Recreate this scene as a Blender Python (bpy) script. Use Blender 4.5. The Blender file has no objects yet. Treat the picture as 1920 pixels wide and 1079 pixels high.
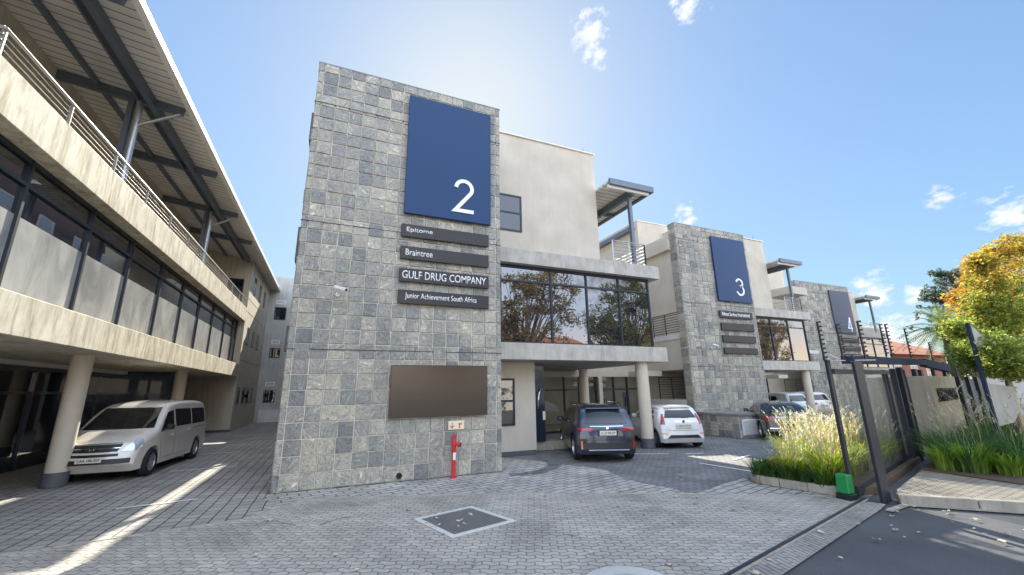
import bpy, bmesh, math, random
from mathutils import Vector, Matrix, noise
R = math.radians
random.seed(7)
scene = bpy.context.scene
C = scene.collection

# ---------------------------------------------------------------- camera
# world: X along the building fronts, Y away from the street, Z up; camera stands in the gateway
CAM_R = Vector((0.9216, -0.3870, -0.0143))
cam_x = Vector((0.922, -0.388, -0.013))
cam = bpy.data.cameras.new('camera'); cam_o = bpy.data.objects.new('camera', cam); C.objects.link(cam_o)
_X = Vector((2807-960, 705-540, 774.)).normalized(); _Y = Vector((618-960, 738-540, 774.)).normalized()
_Z = _Y.cross(_X).normalized()
if _Z.y > 0: _Z = -_Z
_X = (_X - 0.5*_X.dot(_Y)*_Y).normalized(); _Y = _Z.cross(_X)
if _Y.z < 0: _Y = -_Y
# rows of (X,Y,Z) give camera axes (right, down, forward) in the world
right = Vector((_X.x, _Y.x, _Z.x)); down = Vector((_X.y, _Y.y, _Z.y)); fwd = Vector((_X.z, _Y.z, _Z.z))
m = Matrix((right, -down, -fwd)).transposed().to_4x4(); m.translation = Vector((0, 0, 2.1))
cam_o.matrix_world = m
cam.sensor_width = 36; cam.lens = 774/1920*36; cam.clip_start = .05; cam.clip_end = 2000
scene.camera = cam_o

# ---------------------------------------------------------------- light
SUN_EL, SUN_AZ = 37.0, 17.5            # azimuth from +Y towards +X
scene.view_settings.view_transform = 'Standard'; scene.view_settings.look = 'None'
scene.view_settings.gamma = 1; scene.view_settings.exposure = 1.7
w = bpy.data.worlds.new("World"); scene.world = w; w.use_nodes = True
nt = w.node_tree; bg = nt.nodes['Background']; bg.inputs['Strength'].default_value = .13
sky = nt.nodes.new('ShaderNodeTexSky'); sky.sky_type = 'NISHITA'; sky.sun_disc = False
sky.sun_elevation = R(SUN_EL); sky.sun_rotation = R(SUN_AZ)
sky.air_density = 1.0; sky.dust_density = .6; sky.ozone_density = 2.2
# a few small clouds, placed by direction in the sky
def mathn(t, op, a, b=None, c=None, clamp=False):
    n = t.nodes.new('ShaderNodeMath'); n.operation = op; n.use_clamp = clamp
    for i, v in enumerate((a, b, c)):
        if v is None: continue
        if isinstance(v, (int, float)): n.inputs[i].default_value = v
        else: t.links.new(v, n.inputs[i])
    return n.outputs[0]
def mixc(t, fac, a, b, blend='MIX'):
    n = t.nodes.new('ShaderNodeMix'); n.data_type = 'RGBA'; n.blend_type = blend
    for key, v in (('Factor', fac), ('A', a), ('B', b)):
        if isinstance(v, (int, float)): n.inputs[key].default_value = v
        elif isinstance(v, tuple): n.inputs[key].default_value = (*v, 1) if len(v) == 3 else v
        else: t.links.new(v, n.inputs[key])
    return n.outputs['Result']
tc = nt.nodes.new('ShaderNodeTexCoord')
nz = nt.nodes.new('ShaderNodeTexNoise'); nz.inputs['Scale'].default_value = 34; nz.inputs['Detail'].default_value = 9; nz.inputs['Roughness'].default_value = .62
mp = nt.nodes.new('ShaderNodeMapping'); nt.links.new(tc.outputs['Generated'], mp.inputs[0]); mp.inputs['Scale'].default_value = (1.2, .8, 1.5)
nt.links.new(mp.outputs[0], nz.inputs['Vector'])
tot = None
for (d, rad, st) in [((.43, .565, .705), .06, .95), ((.455, .585, .672), .05, .8), ((.565, .44, .70), .05, .9), ((.94, .235, .25), .055, .85), ((.9, .41, .16), .06, .85), ((.93, .37, .155), .035, .8),
                    ((.91, .29, .30), .035, .8), ((.69, .62, .365), .05, .7), ((.91, .41, .075), .09, 1.1), ((-.3, -.8, .4), .4, 1.0), ((.6, -.7, .3), .3, 1.0)]:
    v = Vector(d).normalized()
    sb = nt.nodes.new('ShaderNodeVectorMath'); sb.operation = 'DISTANCE'; nt.links.new(tc.outputs['Generated'], sb.inputs[0]); sb.inputs[1].default_value = v
    k = mathn(nt, 'MULTIPLY', mathn(nt, 'SUBTRACT', 1, mathn(nt, 'DIVIDE', sb.outputs['Value'], rad), clamp=True), st)
    tot = k if tot is None else mathn(nt, 'MAXIMUM', tot, k)
cl = mathn(nt, 'MULTIPLY', mathn(nt, 'SUBTRACT', mathn(nt, 'ADD', mathn(nt, 'MULTIPLY', tot, .42), nz.outputs['Fac']), .66), 4.2, clamp=True)
cl = mathn(nt, 'MULTIPLY', cl, mathn(nt, 'MINIMUM', mathn(nt, 'MULTIPLY', tot, 3), 1))
mx = nt.nodes.new('ShaderNodeMix'); mx.data_type = 'RGBA'; nt.links.new(cl, mx.inputs['Factor'])
# soften the glare round the sun, keep the blue; brighter sky added behind the camera as fill light
rgb = nt.nodes.new('ShaderNodeRGBToBW'); nt.links.new(sky.outputs[0], rgb.inputs[0])
kk_ = mathn(nt, 'DIVIDE', .86, mathn(nt, 'ADD', 1, mathn(nt, 'MULTIPLY', rgb.outputs[0], .3)))
vm = nt.nodes.new('ShaderNodeVectorMath'); vm.operation = 'SCALE'; nt.links.new(sky.outputs[0], vm.inputs[0]); nt.links.new(kk_, vm.inputs['Scale'])
hs = nt.nodes.new('ShaderNodeHueSaturation'); hs.inputs['Saturation'].default_value = .97; nt.links.new(vm.outputs[0], hs.inputs['Color'])
tn = mixc(nt, 1.0, hs.outputs[0], (.88, .985, .985), 'MULTIPLY')
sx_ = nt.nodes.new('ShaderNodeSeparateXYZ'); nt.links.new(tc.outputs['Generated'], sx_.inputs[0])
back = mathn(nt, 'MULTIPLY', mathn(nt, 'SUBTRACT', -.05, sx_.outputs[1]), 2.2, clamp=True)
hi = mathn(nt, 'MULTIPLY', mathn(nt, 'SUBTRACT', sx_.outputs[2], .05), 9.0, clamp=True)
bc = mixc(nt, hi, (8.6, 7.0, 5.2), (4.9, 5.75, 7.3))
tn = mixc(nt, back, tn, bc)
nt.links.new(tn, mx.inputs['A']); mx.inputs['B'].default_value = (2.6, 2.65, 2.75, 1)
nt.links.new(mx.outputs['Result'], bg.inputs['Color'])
sl = bpy.data.lights.new('sun', 'SUN'); sl.energy = 3.4; sl.angle = R(.5); sl.color = (1, .93, .8)
so = bpy.data.objects.new('sun', sl); C.objects.link(so)
sd = Vector((math.sin(R(SUN_AZ))*math.cos(R(SUN_EL)), math.cos(R(SUN_AZ))*math.cos(R(SUN_EL)), math.sin(R(SUN_EL))))
so.rotation_euler = sd.to_track_quat('Z', 'Y').to_euler(); so.location = sd*60
scene.cycles.max_bounces = 8; scene.cycles.transparent_max_bounces = 12
scene.cycles.sample_clamp_indirect = 6

# ---------------------------------------------------------------- materials
MATS = {}
def newmat(name):
    m_ = bpy.data.materials.new(name); m_.use_nodes = True; MATS[name] = m_
    return m_, m_.node_tree, m_.node_tree.nodes['Principled BSDF']
def node(t, ty, **kw):
    n = t.nodes.new(ty)
    for k, v in kw.items():
        if hasattr(n, k): setattr(n, k, v)
        else: n.inputs[k].default_value = v
    return n
def coords(t, scale=(1, 1, 1), rot=(0, 0, 0)):
    g = t.nodes.new('ShaderNodeNewGeometry'); mp_ = t.nodes.new('ShaderNodeMapping')
    t.links.new(g.outputs['Position'], mp_.inputs[0]); mp_.inputs['Scale'].default_value = scale; mp_.inputs['Rotation'].default_value = rot
    return mp_.outputs[0]
def ramp(t, fac, stops):
    r = t.nodes.new('ShaderNodeValToRGB'); t.links.new(fac, r.inputs[0])
    el = r.color_ramp.elements
    while len(el) < len(stops): el.new(.5)
    for e, (p, c) in zip(el, stops): e.position = p; e.color = c if len(c) == 4 else (*c, 1)
    return r.outputs[0]
def bump(t, b, h, strength=.3, dist=.01):
    n = t.nodes.new('ShaderNodeBump'); n.inputs['Strength'].default_value = strength; n.inputs['Distance'].default_value = dist
    t.links.new(h, n.inputs['Height']); t.links.new(n.outputs[0], b.inputs['Normal'])
def noise_n(t, vec, scale, detail=6, rough=.55, dist=0):
    n = t.nodes.new('ShaderNodeTexNoise'); t.links.new(vec, n.inputs['Vector'])
    n.inputs['Scale'].default_value = scale; n.inputs['Detail'].default_value = detail; n.inputs['Roughness'].default_value = rough; n.inputs['Distortion'].default_value = dist
    return n.outputs['Fac']
def plain(name, col, rough=.6, metal=0., var=.12, scale=6, spec=.5, coat=0, bmp=0):
    m_, t, b = newmat(name)
    v = coords(t); f = noise_n(t, v, scale)
    c = mixc(t, f, tuple(x*(1-var) for x in col), tuple(min(1, x*(1+var)) for x in col))
    t.links.new(c, b.inputs['Base Color']); b.inputs['Roughness'].default_value = rough; b.inputs['Metallic'].default_value = metal
    b.inputs['Specular IOR Level'].default_value = spec; b.inputs['Coat Weight'].default_value = coat; b.inputs['Coat Roughness'].default_value = .04
    if bmp: bump(t, b, noise_n(t, v, scale*8), .4, bmp)
    return m_
def plaster(name, col, streak=.12):
    m_, t, b = newmat(name)
    v = coords(t); vs = coords(t, (6, 6, .5))
    f1 = noise_n(t, v, 1.1, 5); f2 = noise_n(t, vs, 1.4, 6, .6); f3 = noise_n(t, v, 30, 4)
    c = mixc(t, ramp(t, f1, [(.3, (0, 0, 0)), (.7, (1, 1, 1))]), tuple(x*.87 for x in col), tuple(min(1, x*1.06) for x in col))
    s = ramp(t, f2, [(.45, (1, 1, 1)), (.75, (1-streak*2.2, 1-streak*2.2, 1-streak*2.3))])
    c = mixc(t, 1.0, c, s, 'MULTIPLY')
    t.links.new(c, b.inputs['Base Color']); b.inputs['Roughness'].default_value = .85
    bump(t, b, f3, .35, .004)
    return m_
def concrete(name, col, stain, amount):
    m_, t, b = newmat(name)
    v = coords(t); vs = coords(t, (2.6, 2.6, .42))
    f1 = noise_n(t, v, 2.2, 8, .65); f2 = noise_n(t, vs, 2.0, 8, .72, .4); f3 = noise_n(t, v, 40, 5)
    f4 = noise_n(t, coords(t, (.35, .35, .35)), 1.0, 3)
    c = mixc(t, ramp(t, f1, [(.3, (0, 0, 0)), (.7, (1, 1, 1))]), tuple(x*.74 for x in col), tuple(min(1, x*1.14) for x in col))
    s = mathn(t, 'MULTIPLY', ramp(t, f2, [(.46, (0, 0, 0)), (.62, (1, 1, 1))]), amount)
    s = mathn(t, 'MULTIPLY', s, mathn(t, 'ADD', mathn(t, 'MULTIPLY', f4, 1.3), .2), clamp=True)
    c = mixc(t, s, c, stain)
    t.links.new(c, b.inputs['Base Color']); b.inputs['Roughness'].default_value = .8
    bump(t, b, mathn(t, 'ADD', f1, mathn(t, 'MULTIPLY', f3, .4)), .4, .006)
    return m_

plaster('plaster', (.62, .56, .465), .025); plaster('plaster_left', (.56, .49, .38)); plaster('plaster_white', (.72, .71, .68), .05)
plaster('plaster_grey', (.5, .5, .46), .1)
concrete('concrete', (.47, .44, .385), (.66, .65, .6), .5)
concrete('concrete_stained', (.60, .555, .44), (.23, .185, .085), .8)
concrete('kerb_concrete', (.46, .42, .35), (.2, .18, .14), .5)
plain('column_paint', (.62, .555, .45), .7, scale=3)
plain('dark_metal', (.035, .042, .055), .4, .3)
plain('steel_blue', (.15, .18, .22), .4, .4)
plain('galvanised', (.48, .49, .5), .35, .75)
plain('rail_metal', (.42, .41, .39), .35, .5)
plain('white_paint', (.8, .8, .78), .5, scale=14)
plain('letter_white', (.88, .88, .88), .45)
plain('letter_black', (.02, .02, .02), .5)
plain('rubber', (.02, .02, .022), .85, scale=20)
plain('black_plastic', (.018, .019, .022), .45)
plain('alloy', (.55, .56, .58), .3, .85)
plain('chrome', (.75, .76, .78), .12, 1)
plain('paint_white', (.75, .75, .74), .25, coat=1)
plain('paint_silver', (.78, .735, .65), .28, .1, coat=1)
plain('paint_navy', (.035, .05, .085), .28, .5, coat=1)
plain('paint_black', (.012, .012, .018), .25, .2, coat=1)
plain('lamp_red', (.38, .01, .015), .15, coat=1)
plain('lamp_clear', (.65, .68, .72), .1, .4, coat=1)
plain('lamp_amber', (.8, .25, .02), .2)
plain('hydrant_red', (.55, .03, .04), .5, var=.3, scale=14)
plain('sign_cream', (.78, .72, .52), .5)
plain('sign_redink', (.62, .09, .03), .5)
m_, t, b = newmat('lamp_glow'); b.inputs['Emission Color'].default_value = (1, .88, .7, 1); b.inputs['Emission Strength'].default_value = 5
plain('plate', (.72, .71, .6), .5)
plain('gate_green', (.012, .26, .07), .5, var=.3)
plain('steel_roof', (.5, .48, .45), .5, .15, scale=3)
plain('roof_edge', (.8, .76, .7), .45)
plain('timber', (.18, .06, .035), .5, scale=20)
plain('rust_red', (.3, .10, .07), .7)
plain('terracotta', (.42, .17, .10), .8, scale=3, bmp=.02)
plain('bark', (.17, .12, .085), .95, scale=12, bmp=.02)
plain('dark_brick', (.14, .095, .085), .85, scale=9, var=.3)
plain('pale_concrete', (.66, .64, .6), .8, scale=8, bmp=.005)
plain('band_metal', (.03, .045, .075), .75, spec=.2)
plain('soil', (.13, .09, .06), 1, scale=9, var=.4, bmp=.02)
plain('orange', (.8, .18, .04), .6)
plain('skirting', (.10, .105, .12), .5)
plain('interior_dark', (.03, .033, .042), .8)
plain('interior_floor', (.25, .24, .22), .5)
plain('bright_pane_paint', (.55, .68, .82), .5)  # flat pale blue painted in for the brightness of panes seen in reflection
plain('blind', (.5, .5, .5), .8)
plain('pole_wood', (.62, .5, .33), .7)
plain('leaf_dry', (.62, .55, .42), .8, var=.3, scale=30)
plain('sign_brown', (.075, .062, .05), .22, .35, scale=1.2)
# sign faces: satin dark blue-grey sheet, reflects the sky
m_, t, b = newmat('sign_face'); b.inputs['Base Color'].default_value = (.007, .042, .13, 1); b.inputs['Roughness'].default_value = .3; b.inputs['Specular IOR Level'].default_value = .3
bump(t, b, noise_n(t, coords(t), 1.5), .15, .01)
m_, t, b = newmat('sign_slate'); b.inputs['Base Color'].default_value = (.07, .085, .13, 1); b.inputs['Roughness'].default_value = .4; b.inputs['Specular IOR Level'].default_value = .4
m_, t, b = newmat('sign_bar'); b.inputs['Base Color'].default_value = (.05, .045, .045, 1); b.inputs['Roughness'].default_value = .4; b.inputs['Specular IOR Level'].default_value = .3
bump(t, b, noise_n(t, coords(t), 2), .15, .01)
# glass
def glassy(name, base, rough, ior, tint=(1, 1, 1)):
    m_, t, b = newmat(name)
    b.inputs['Base Color'].default_value = (*base, 1); b.inputs['Roughness'].default_value = rough; b.inputs['IOR'].default_value = ior
    bump(t, b, noise_n(t, coords(t, (.6, .6, .6)), 1.0, 2), .06, .03)
    return m_
glassy('glass_mirror', (.012, .016, .022), .015, 2.6)
glassy('glass_dark', (.008, .012, .02), .02, 1.9)
glassy('car_glass', (.01, .012, .015), .02, 1.7)
m_, t, b = newmat('glass_frosted'); v = coords(t)
f = ramp(t, noise_n(t, coords(t, (1, .9, .45)), 1.1, 7, .65, .8), [(.32, (0, 0, 0)), (.68, (1, 1, 1))])
t.links.new(mixc(t, f, (.20, .205, .20), (.52, .52, .49)), b.inputs['Base Color']); b.inputs['Roughness'].default_value = .28
m_, t, b = newmat('glass_clear')
b.inputs['Base Color'].default_value = (.02, .025, .03, 1); b.inputs['Roughness'].default_value = .02; b.inputs['IOR'].default_value = 1.7
tr = t.nodes.new('ShaderNodeBsdfTransparent'); tr.inputs[0].default_value = (.75, .8, .82, 1); ms = t.nodes.new('ShaderNodeMixShader'); ms.inputs[0].default_value = .45
t.links.new(b.outputs[0], ms.inputs[2]); t.links.new(tr.outputs[0], ms.inputs[1]); t.links.new(ms.outputs[0], t.nodes['Material Output'].inputs[0])
# smoky panel of the parked sliding gate: see-through, stained
m_, t, b = newmat('smoky_panel'); vs = coords(t, (2, 2, .25))
f = noise_n(t, vs, 2, 8, .65, 1.2)
t.links.new(mixc(t, f, (.05, .045, .04), (.42, .40, .34)), b.inputs['Base Color']); b.inputs['Roughness'].default_value = .25
tr = t.nodes.new('ShaderNodeBsdfTransparent'); tr.inputs[0].default_value = (.9, .9, .88, 1); ms = t.nodes.new('ShaderNodeMixShader'); t.links.new(ramp(t, noise_n(t, coords(t, (3, 3, .5)), 1.6, 8, .7, 2.0), [(.36, (.22, .22, .22)), (.48, (.55, .55, .55)), (.54, (.3, .3, .3)), (.66, (.8, .8, .8))]), ms.inputs[0])
t.links.new(b.outputs[0], ms.inputs[2]); t.links.new(tr.outputs[0], ms.inputs[1]); t.links.new(ms.outputs[0], t.nodes['Material Output'].inputs[0])
m_, t, b = newmat('clear_panel'); b.inputs['Base Color'].default_value = (.3, .3, .27, 1); b.inputs['Roughness'].default_value = .2
tr = t.nodes.new('ShaderNodeBsdfTransparent'); tr.inputs[0].default_value = (.9, .9, .88, 1); ms = t.nodes.new('ShaderNodeMixShader'); ms.inputs[0].default_value = .15
t.links.new(b.outputs[0], ms.inputs[2]); t.links.new(tr.outputs[0], ms.inputs[1]); t.links.new(ms.outputs[0], t.nodes['Material Output'].inputs[0])
# slate tiles: the tile's own tone is a mesh attribute, veins by noise
m_, t, b = newmat('slate'); at = node(t, 'ShaderNodeAttribute', attribute_name='tone')
off = t.nodes.new('ShaderNodeVectorMath'); off.operation = 'MULTIPLY_ADD'; t.links.new(at.outputs['Color'], off.inputs[0]); off.inputs[1].default_value = (37, 53, 41)
g = t.nodes.new('ShaderNodeNewGeometry'); t.links.new(g.outputs['Position'], off.inputs[2])
rot = t.nodes.new('ShaderNodeVectorRotate'); rot.rotation_type = 'Y_AXIS'; t.links.new(off.outputs[0], rot.inputs['Vector']); sp = t.nodes.new('ShaderNodeSeparateColor'); t.links.new(at.outputs['Color'], sp.inputs[0])
t.links.new(mathn(t, 'MULTIPLY', sp.outputs[2], 6.28), rot.inputs['Angle'])
mpp = t.nodes.new('ShaderNodeMapping'); t.links.new(rot.outputs[0], mpp.inputs[0]); mpp.inputs['Scale'].default_value = (1, 1, 3)
f1 = noise_n(t, mpp.outputs[0], 2.4, 9, .62, 1.8); f2 = noise_n(t, off.outputs[0], 14, 8, .72)
vein = ramp(t, f1, [(.34, (.50, .52, .55)), (.44, (1.05, 1.05, 1.03)), (.475, (.34, .35, .37)), (.505, (1.12, 1.1, 1.04)), (.57, (.72, .73, .74)), (.66, (1.5, 1.46, 1.34))])
tone = ramp(t, sp.outputs[0], [(0, (.16, .17, .175)), (.25, (.26, .265, .26)), (.5, (.355, .345, .315)), (.75, (.46, .435, .375)), (.92, (.55, .51, .44)), (1, (.40, .38, .31))])
c = mixc(t, 1.0, tone, vein, 'MULTIPLY'); wash = noise_n(t, coords(t, (.9, .9, .12)), 1.6, 6, .6); c = mixc(t, 1.0, c, ramp(t, wash, [(.32, (.80, .81, .82)), (.5, (1, 1, 1)), (.68, (1.14, 1.12, 1.06))]), 'MULTIPLY'); rust_ = noise_n(t, coords(t), .9, 5, .6); c = mixc(t, ramp(t, rust_, [(.6, (0, 0, 0)), (.72, (.35, .35, .35))]), c, (.40, .33, .22)); c = mixc(t, 1.0, c, ramp(t, f2, [(.30, (.48, .50, .53)), (.45, (1.0, 1.0, 1.0)), (.56, (1.12, 1.11, 1.08)), (.70, (1.6, 1.55, 1.45))]), 'MULTIPLY')
t.links.new(c, b.inputs['Base Color']); b.inputs['Roughness'].default_value = .5; b.inputs['Specular IOR Level'].default_value = .6
bump(t, b, mathn(t, 'ADD', f1, mathn(t, 'MULTIPLY', f2, .6)), 1.0, .035)
plain('grout', (.60, .56, .48), .9, scale=2.2, var=.6)
# pavers
def pavers(name, c1, c2, joint, bw, bh, ang, zig=0., zf=1., offset=.5, mort=.012, stain=.42, squash=1):
    m_, t, b = newmat(name)
    v = coords(t, rot=(0, 0, R(ang)))
    if zig:
        s = t.nodes.new('ShaderNodeSeparateXYZ'); t.links.new(v, s.inputs[0])
        tri = mathn(t, 'PINGPONG', mathn(t, 'MULTIPLY', s.outputs[0], 1.0), zf)
        y2 = mathn(t, 'ADD', s.outputs[1], mathn(t, 'MULTIPLY', tri, zig))
        tri2 = mathn(t, 'PINGPONG', s.outputs[1], bh/2)
        x2 = mathn(t, 'ADD', s.outputs[0], mathn(t, 'MULTIPLY', tri2, zig*.8))
        cb = t.nodes.new('ShaderNodeCombineXYZ'); t.links.new(x2, cb.inputs[0]); t.links.new(y2, cb.inputs[1]); v2 = cb.outputs[0]
    else: v2 = v
    wn = t.nodes.new('ShaderNodeTexNoise'); t.links.new(v, wn.inputs['Vector']); wn.inputs['Scale'].default_value = 1.2
    wv = t.nodes.new('ShaderNodeVectorMath'); wv.operation = 'MULTIPLY_ADD'; t.links.new(wn.outputs['Color'], wv.inputs[0]); wv.inputs[1].default_value = (.05, .05, 0); t.links.new(v2, wv.inputs[2])
    br = t.nodes.new('ShaderNodeTexBrick'); t.links.new(wv.outputs[0], br.inputs['Vector'])
    br.offset = offset; br.inputs['Scale'].default_value = 1; br.inputs['Brick Width'].default_value = bw; br.inputs['Row Height'].default_value = bh
    br.inputs['Mortar Size'].default_value = mort; br.inputs['Mortar Smooth'].default_value = .3; br.inputs['Bias'].default_value = -.1
    br.inputs['Color1'].default_value = (*c1, 1); br.inputs['Color2'].default_value = (*c2, 1); br.inputs['Mortar'].default_value = (*joint, 1)
    big = noise_n(t, v, .8, 8, .68, .6); fine = noise_n(t, v, 45, 5, .7)
    c = mixc(t, 1.0, br.outputs['Color'], ramp(t, big, [(.3, (1-stain, 1-stain, 1-stain)), (.7, (1.15, 1.15, 1.15))]), 'MULTIPLY')
    c = mixc(t, 1.0, c, ramp(t, fine, [(.3, (.78, .78, .78)), (.7, (1.18, 1.18, 1.18))]), 'MULTIPLY')
    sp_ = noise_n(t, v, 1.7, 3, .5, .8); c = mixc(t, 1.0, c, ramp(t, sp_, [(.66, (1, 1, 1)), (.72, (.62, .60, .58)), (.8, (.5, .48, .46))]), 'MULTIPLY')
    t.links.new(c, b.inputs['Base Color']); b.inputs['Roughness'].default_value = .72
    h = mathn(t, 'ADD', mathn(t, 'MULTIPLY', br.outputs['Fac'], -1.0), mathn(t, 'MULTIPLY', fine, .35))
    bump(t, b, h, .9, .012)
    return m_
pavers('pave_fore', (.60, .545, .47), (.47, .43, .37), (.27, .25, .22), .22, .11, 26, zig=.38, zf=.11, mort=.009)
pavers('pave_dark', (.25, .245, .24), (.32, .31, .30), (.04, .04, .045), .22, .11, 0, mort=.008)
pavers('pave_alley', (.45, .415, .37), (.36, .335, .30), (.09, .085, .08), .26, .24, 90, mort=.014, stain=.3)
pavers('pave_light', (.60, .565, .51), (.47, .445, .40), (.05, .05, .05), .40, .20, -14, mort=.014)
pavers('pave_side', (.52, .46, .37), (.42, .37, .30), (.1, .09, .07), .2, .1, 40)
pavers('pave_track', (.46, .42, .37), (.38, .35, .31), (.20, .18, .16), .3, .08, 104-0, mort=.01)
m_, t, b = newmat('asphalt'); v = coords(t)
f = noise_n(t, v, 70, 5, .8); f2 = noise_n(t, v, .6, 5)
c = mixc(t, ramp(t, f, [(.35, (0, 0, 0)), (.7, (1, 1, 1))]), (.06, .062, .068), (.155, .155, .158)); c = mixc(t, 1.0, c, ramp(t, f2, [(.3, (.75, .75, .75)), (.7, (1.2, 1.2, 1.2))]), 'MULTIPLY')
t.links.new(c, b.inputs['Base Color']); b.inputs['Roughness'].default_value = .8; bump(t, b, f, .8, .008)
# ribbed soffit sheet: ribs across the roof
m_, t, b = newmat('soffit'); s = t.nodes.new('ShaderNodeSeparateXYZ'); t.links.new(coords(t), s.inputs[0])
pp = mathn(t, 'PINGPONG', s.outputs[1], .14); gr = mathn(t, 'LESS_THAN', pp, .018)
c = mixc(t, gr, (.80, .75, .70), (.22, .21, .21)); c = mixc(t, 1, c, ramp(t, noise_n(t, coords(t), 1.2, 5), [(.3, (.8, .8, .8)), (.7, (1.1, 1.1, 1.1))]), 'MULTIPLY')
t.links.new(c, b.inputs['Base Color']); b.inputs['Roughness'].default_value = .55; bump(t, b, pp, .8, .05)
# foliage: leaf tone is a mesh attribute; thin leaves pass light
def leafmat(name, trans=.45):
    m_, t, b = newmat(name); at = node(t, 'ShaderNodeAttribute', attribute_name='tone')
    t.links.new(at.outputs['Color'], b.inputs['Base Color']); b.inputs['Roughness'].default_value = .55
    tl = t.nodes.new('ShaderNodeBsdfTranslucent'); hv = t.nodes.new('ShaderNodeHueSaturation'); hv.inputs['Value'].default_value = 1.5; hv.inputs['Saturation'].default_value = 1.1
    t.links.new(at.outputs['Color'], hv.inputs['Color']); t.links.new(hv.outputs[0], tl.inputs[0])
    ms = t.nodes.new('ShaderNodeMixShader'); ms.inputs[0].default_value = trans
    t.links.new(b.outputs[0], ms.inputs[1]); t.links.new(tl.outputs[0], ms.inputs[2]); t.links.new(ms.outputs[0], t.nodes['Material Output'].inputs[0])
leafmat('leaf')

# ---------------------------------------------------------------- mesh helpers
ORI = {}
class MB:
    def __init__(s): s.v = []; s.f = []; s.t = []; s.tone = None
    def add(s, vs, fs, tone=None):
        n = len(s.v); s.v += [Vector(p) for p in vs]; s.f += [tuple(i+n for i in f) for f in fs]
        s.t += [tone or (0, 0, 0)]*len(fs)
        return s
    def box(s, x0, x1, y0, y1, z0, z1, tone=None):
        p = [(x0, y0, z0), (x1, y0, z0), (x1, y1, z0), (x0, y1, z0), (x0, y0, z1), (x1, y0, z1), (x1, y1, z1), (x0, y1, z1)]
        return s.add(p, [(0, 3, 2, 1), (4, 5, 6, 7), (0, 1, 5, 4), (1, 2, 6, 5), (2, 3, 7, 6), (3, 0, 4, 7)], tone)
    def prism(s, poly, z0, z1):                      # poly counter-clockwise in XY
        n = len(poly); vs = [(x, y, z0) for x, y in poly]+[(x, y, z1) for x, y in poly]
        return s.add(vs, [tuple(range(n))[::-1], tuple(range(n, 2*n))]+[(i, (i+1) % n, n+(i+1) % n, n+i) for i in range(n)])
    def prism_dir(s, pts, d):                        # any planar loop swept by d
        n = len(pts); d = Vector(d); vs = [Vector(p) for p in pts]; vs += [p+d for p in vs]
        return s.add(vs, [tuple(range(n))[::-1], tuple(range(n, 2*n))]+[(i, (i+1) % n, n+(i+1) % n, n+i) for i in range(n)])
    def bar(s, a, b, w_, h_=None, up=(0, 0, 1)):
        a, b = Vector(a), Vector(b); d = (b-a).normalized(); u = Vector(up)
        if abs(d.dot(u)) > .99: u = Vector((0, 1, 0))
        x = d.cross(u).normalized(); y = x.cross(d); h_ = w_ if h_ is None else h_
        vs = [p+x*sx*w_/2+y*sy*h_/2 for p in (a, b) for sx, sy in ((-1, -1), (1, -1), (1, 1), (-1, 1))]
        return s.add(vs, [(0, 3, 2, 1), (4, 5, 6, 7), (0, 1, 5, 4), (1, 2, 6, 5), (2, 3, 7, 6), (3, 0, 4, 7)])
    def tube(s, pts, r, n=10, cap=True):
        pts = [Vector(p) for p in pts]; rs = r if isinstance(r, (list, tuple)) else [r]*len(pts)
        ref = None; rings = []
        for i, p in enumerate(pts):
            d = (pts[min(i+1, len(pts)-1)]-pts[max(i-1, 0)]).normalized()
            if ref is None: ref = Vector((1, 0, 0)) if abs(d.x) < .9 else Vector((0, 1, 0))
            x = (ref-d*ref.dot(d)).normalized(); ref = x; y = d.cross(x)
            rings.append([p+(x*math.cos(k*2*math.pi/n)+y*math.sin(k*2*math.pi/n))*rs[i] for k in range(n)])
        vs = [q for rg in rings for q in rg]; fs = []
        for i in range(len(pts)-1):
            for k in range(n): fs.append((i*n+k, i*n+(k+1) % n, (i+1)*n+(k+1) % n, (i+1)*n+k))
        if cap: fs += [tuple(range(n))[::-1], tuple((len(pts)-1)*n+k for k in range(n))]
        return s.add(vs, fs)
    def lathe(s, prof, axis_o, axis_d=(0, 0, 1), n=24):       # prof: (radius, height)
        o = Vector(axis_o); d = Vector(axis_d).normalized(); ref = Vector((1, 0, 0)) if abs(d.x) < .9 else Vector((0, 1, 0))
        x = (ref-d*ref.dot(d)).normalized(); y = d.cross(x)
        vs = [o+d*h+(x*math.cos(k*2*math.pi/n)+y*math.sin(k*2*math.pi/n))*r for r, h in prof for k in range(n)]
        fs = [(i*n+k, i*n+(k+1) % n, (i+1)*n+(k+1) % n, (i+1)*n+k) for i in range(len(prof)-1) for k in range(n)]
        return s.add(vs, fs)
    def build(s, name, mat, parent=None, smooth=False, bevel=0, tone=False):
        me = bpy.data.meshes.new(name)
        o_ = ORI.get(parent.name, Vector()) if parent else Vector()
        me.from_pydata([p-o_ for p in s.v], [], s.f)
        me.materials.append(MATS[mat] if isinstance(mat, str) else mat)
        if tone:
            a = me.attributes.new('tone', 'FLOAT_COLOR', 'FACE')
            for i, c_ in enumerate(s.t): a.data[i].color = (*c_[:3], 1)
        if smooth:
            for p in me.polygons: p.use_smooth = True
            try: me.set_sharp_from_angle(angle=R(40))
            except Exception: pass
        me.update()
        o = bpy.data.objects.new(name, me); C.objects.link(o)
        if parent: o.parent = parent; ORI[o.name] = o_
        else: ORI[o.name] = Vector()
        if bevel:
            bv = o.modifiers.new('bevel', 'BEVEL'); bv.width = bevel; bv.segments = 1; bv.limit_method = 'ANGLE'; bv.angle_limit = R(40)
        return o
def tag(o, label=None, cat=None, group=None, kind=None):
    if label: o['label'] = label
    if cat: o['category'] = cat
    if group: o['group'] = group
    if kind: o['kind'] = kind
    return o
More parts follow.
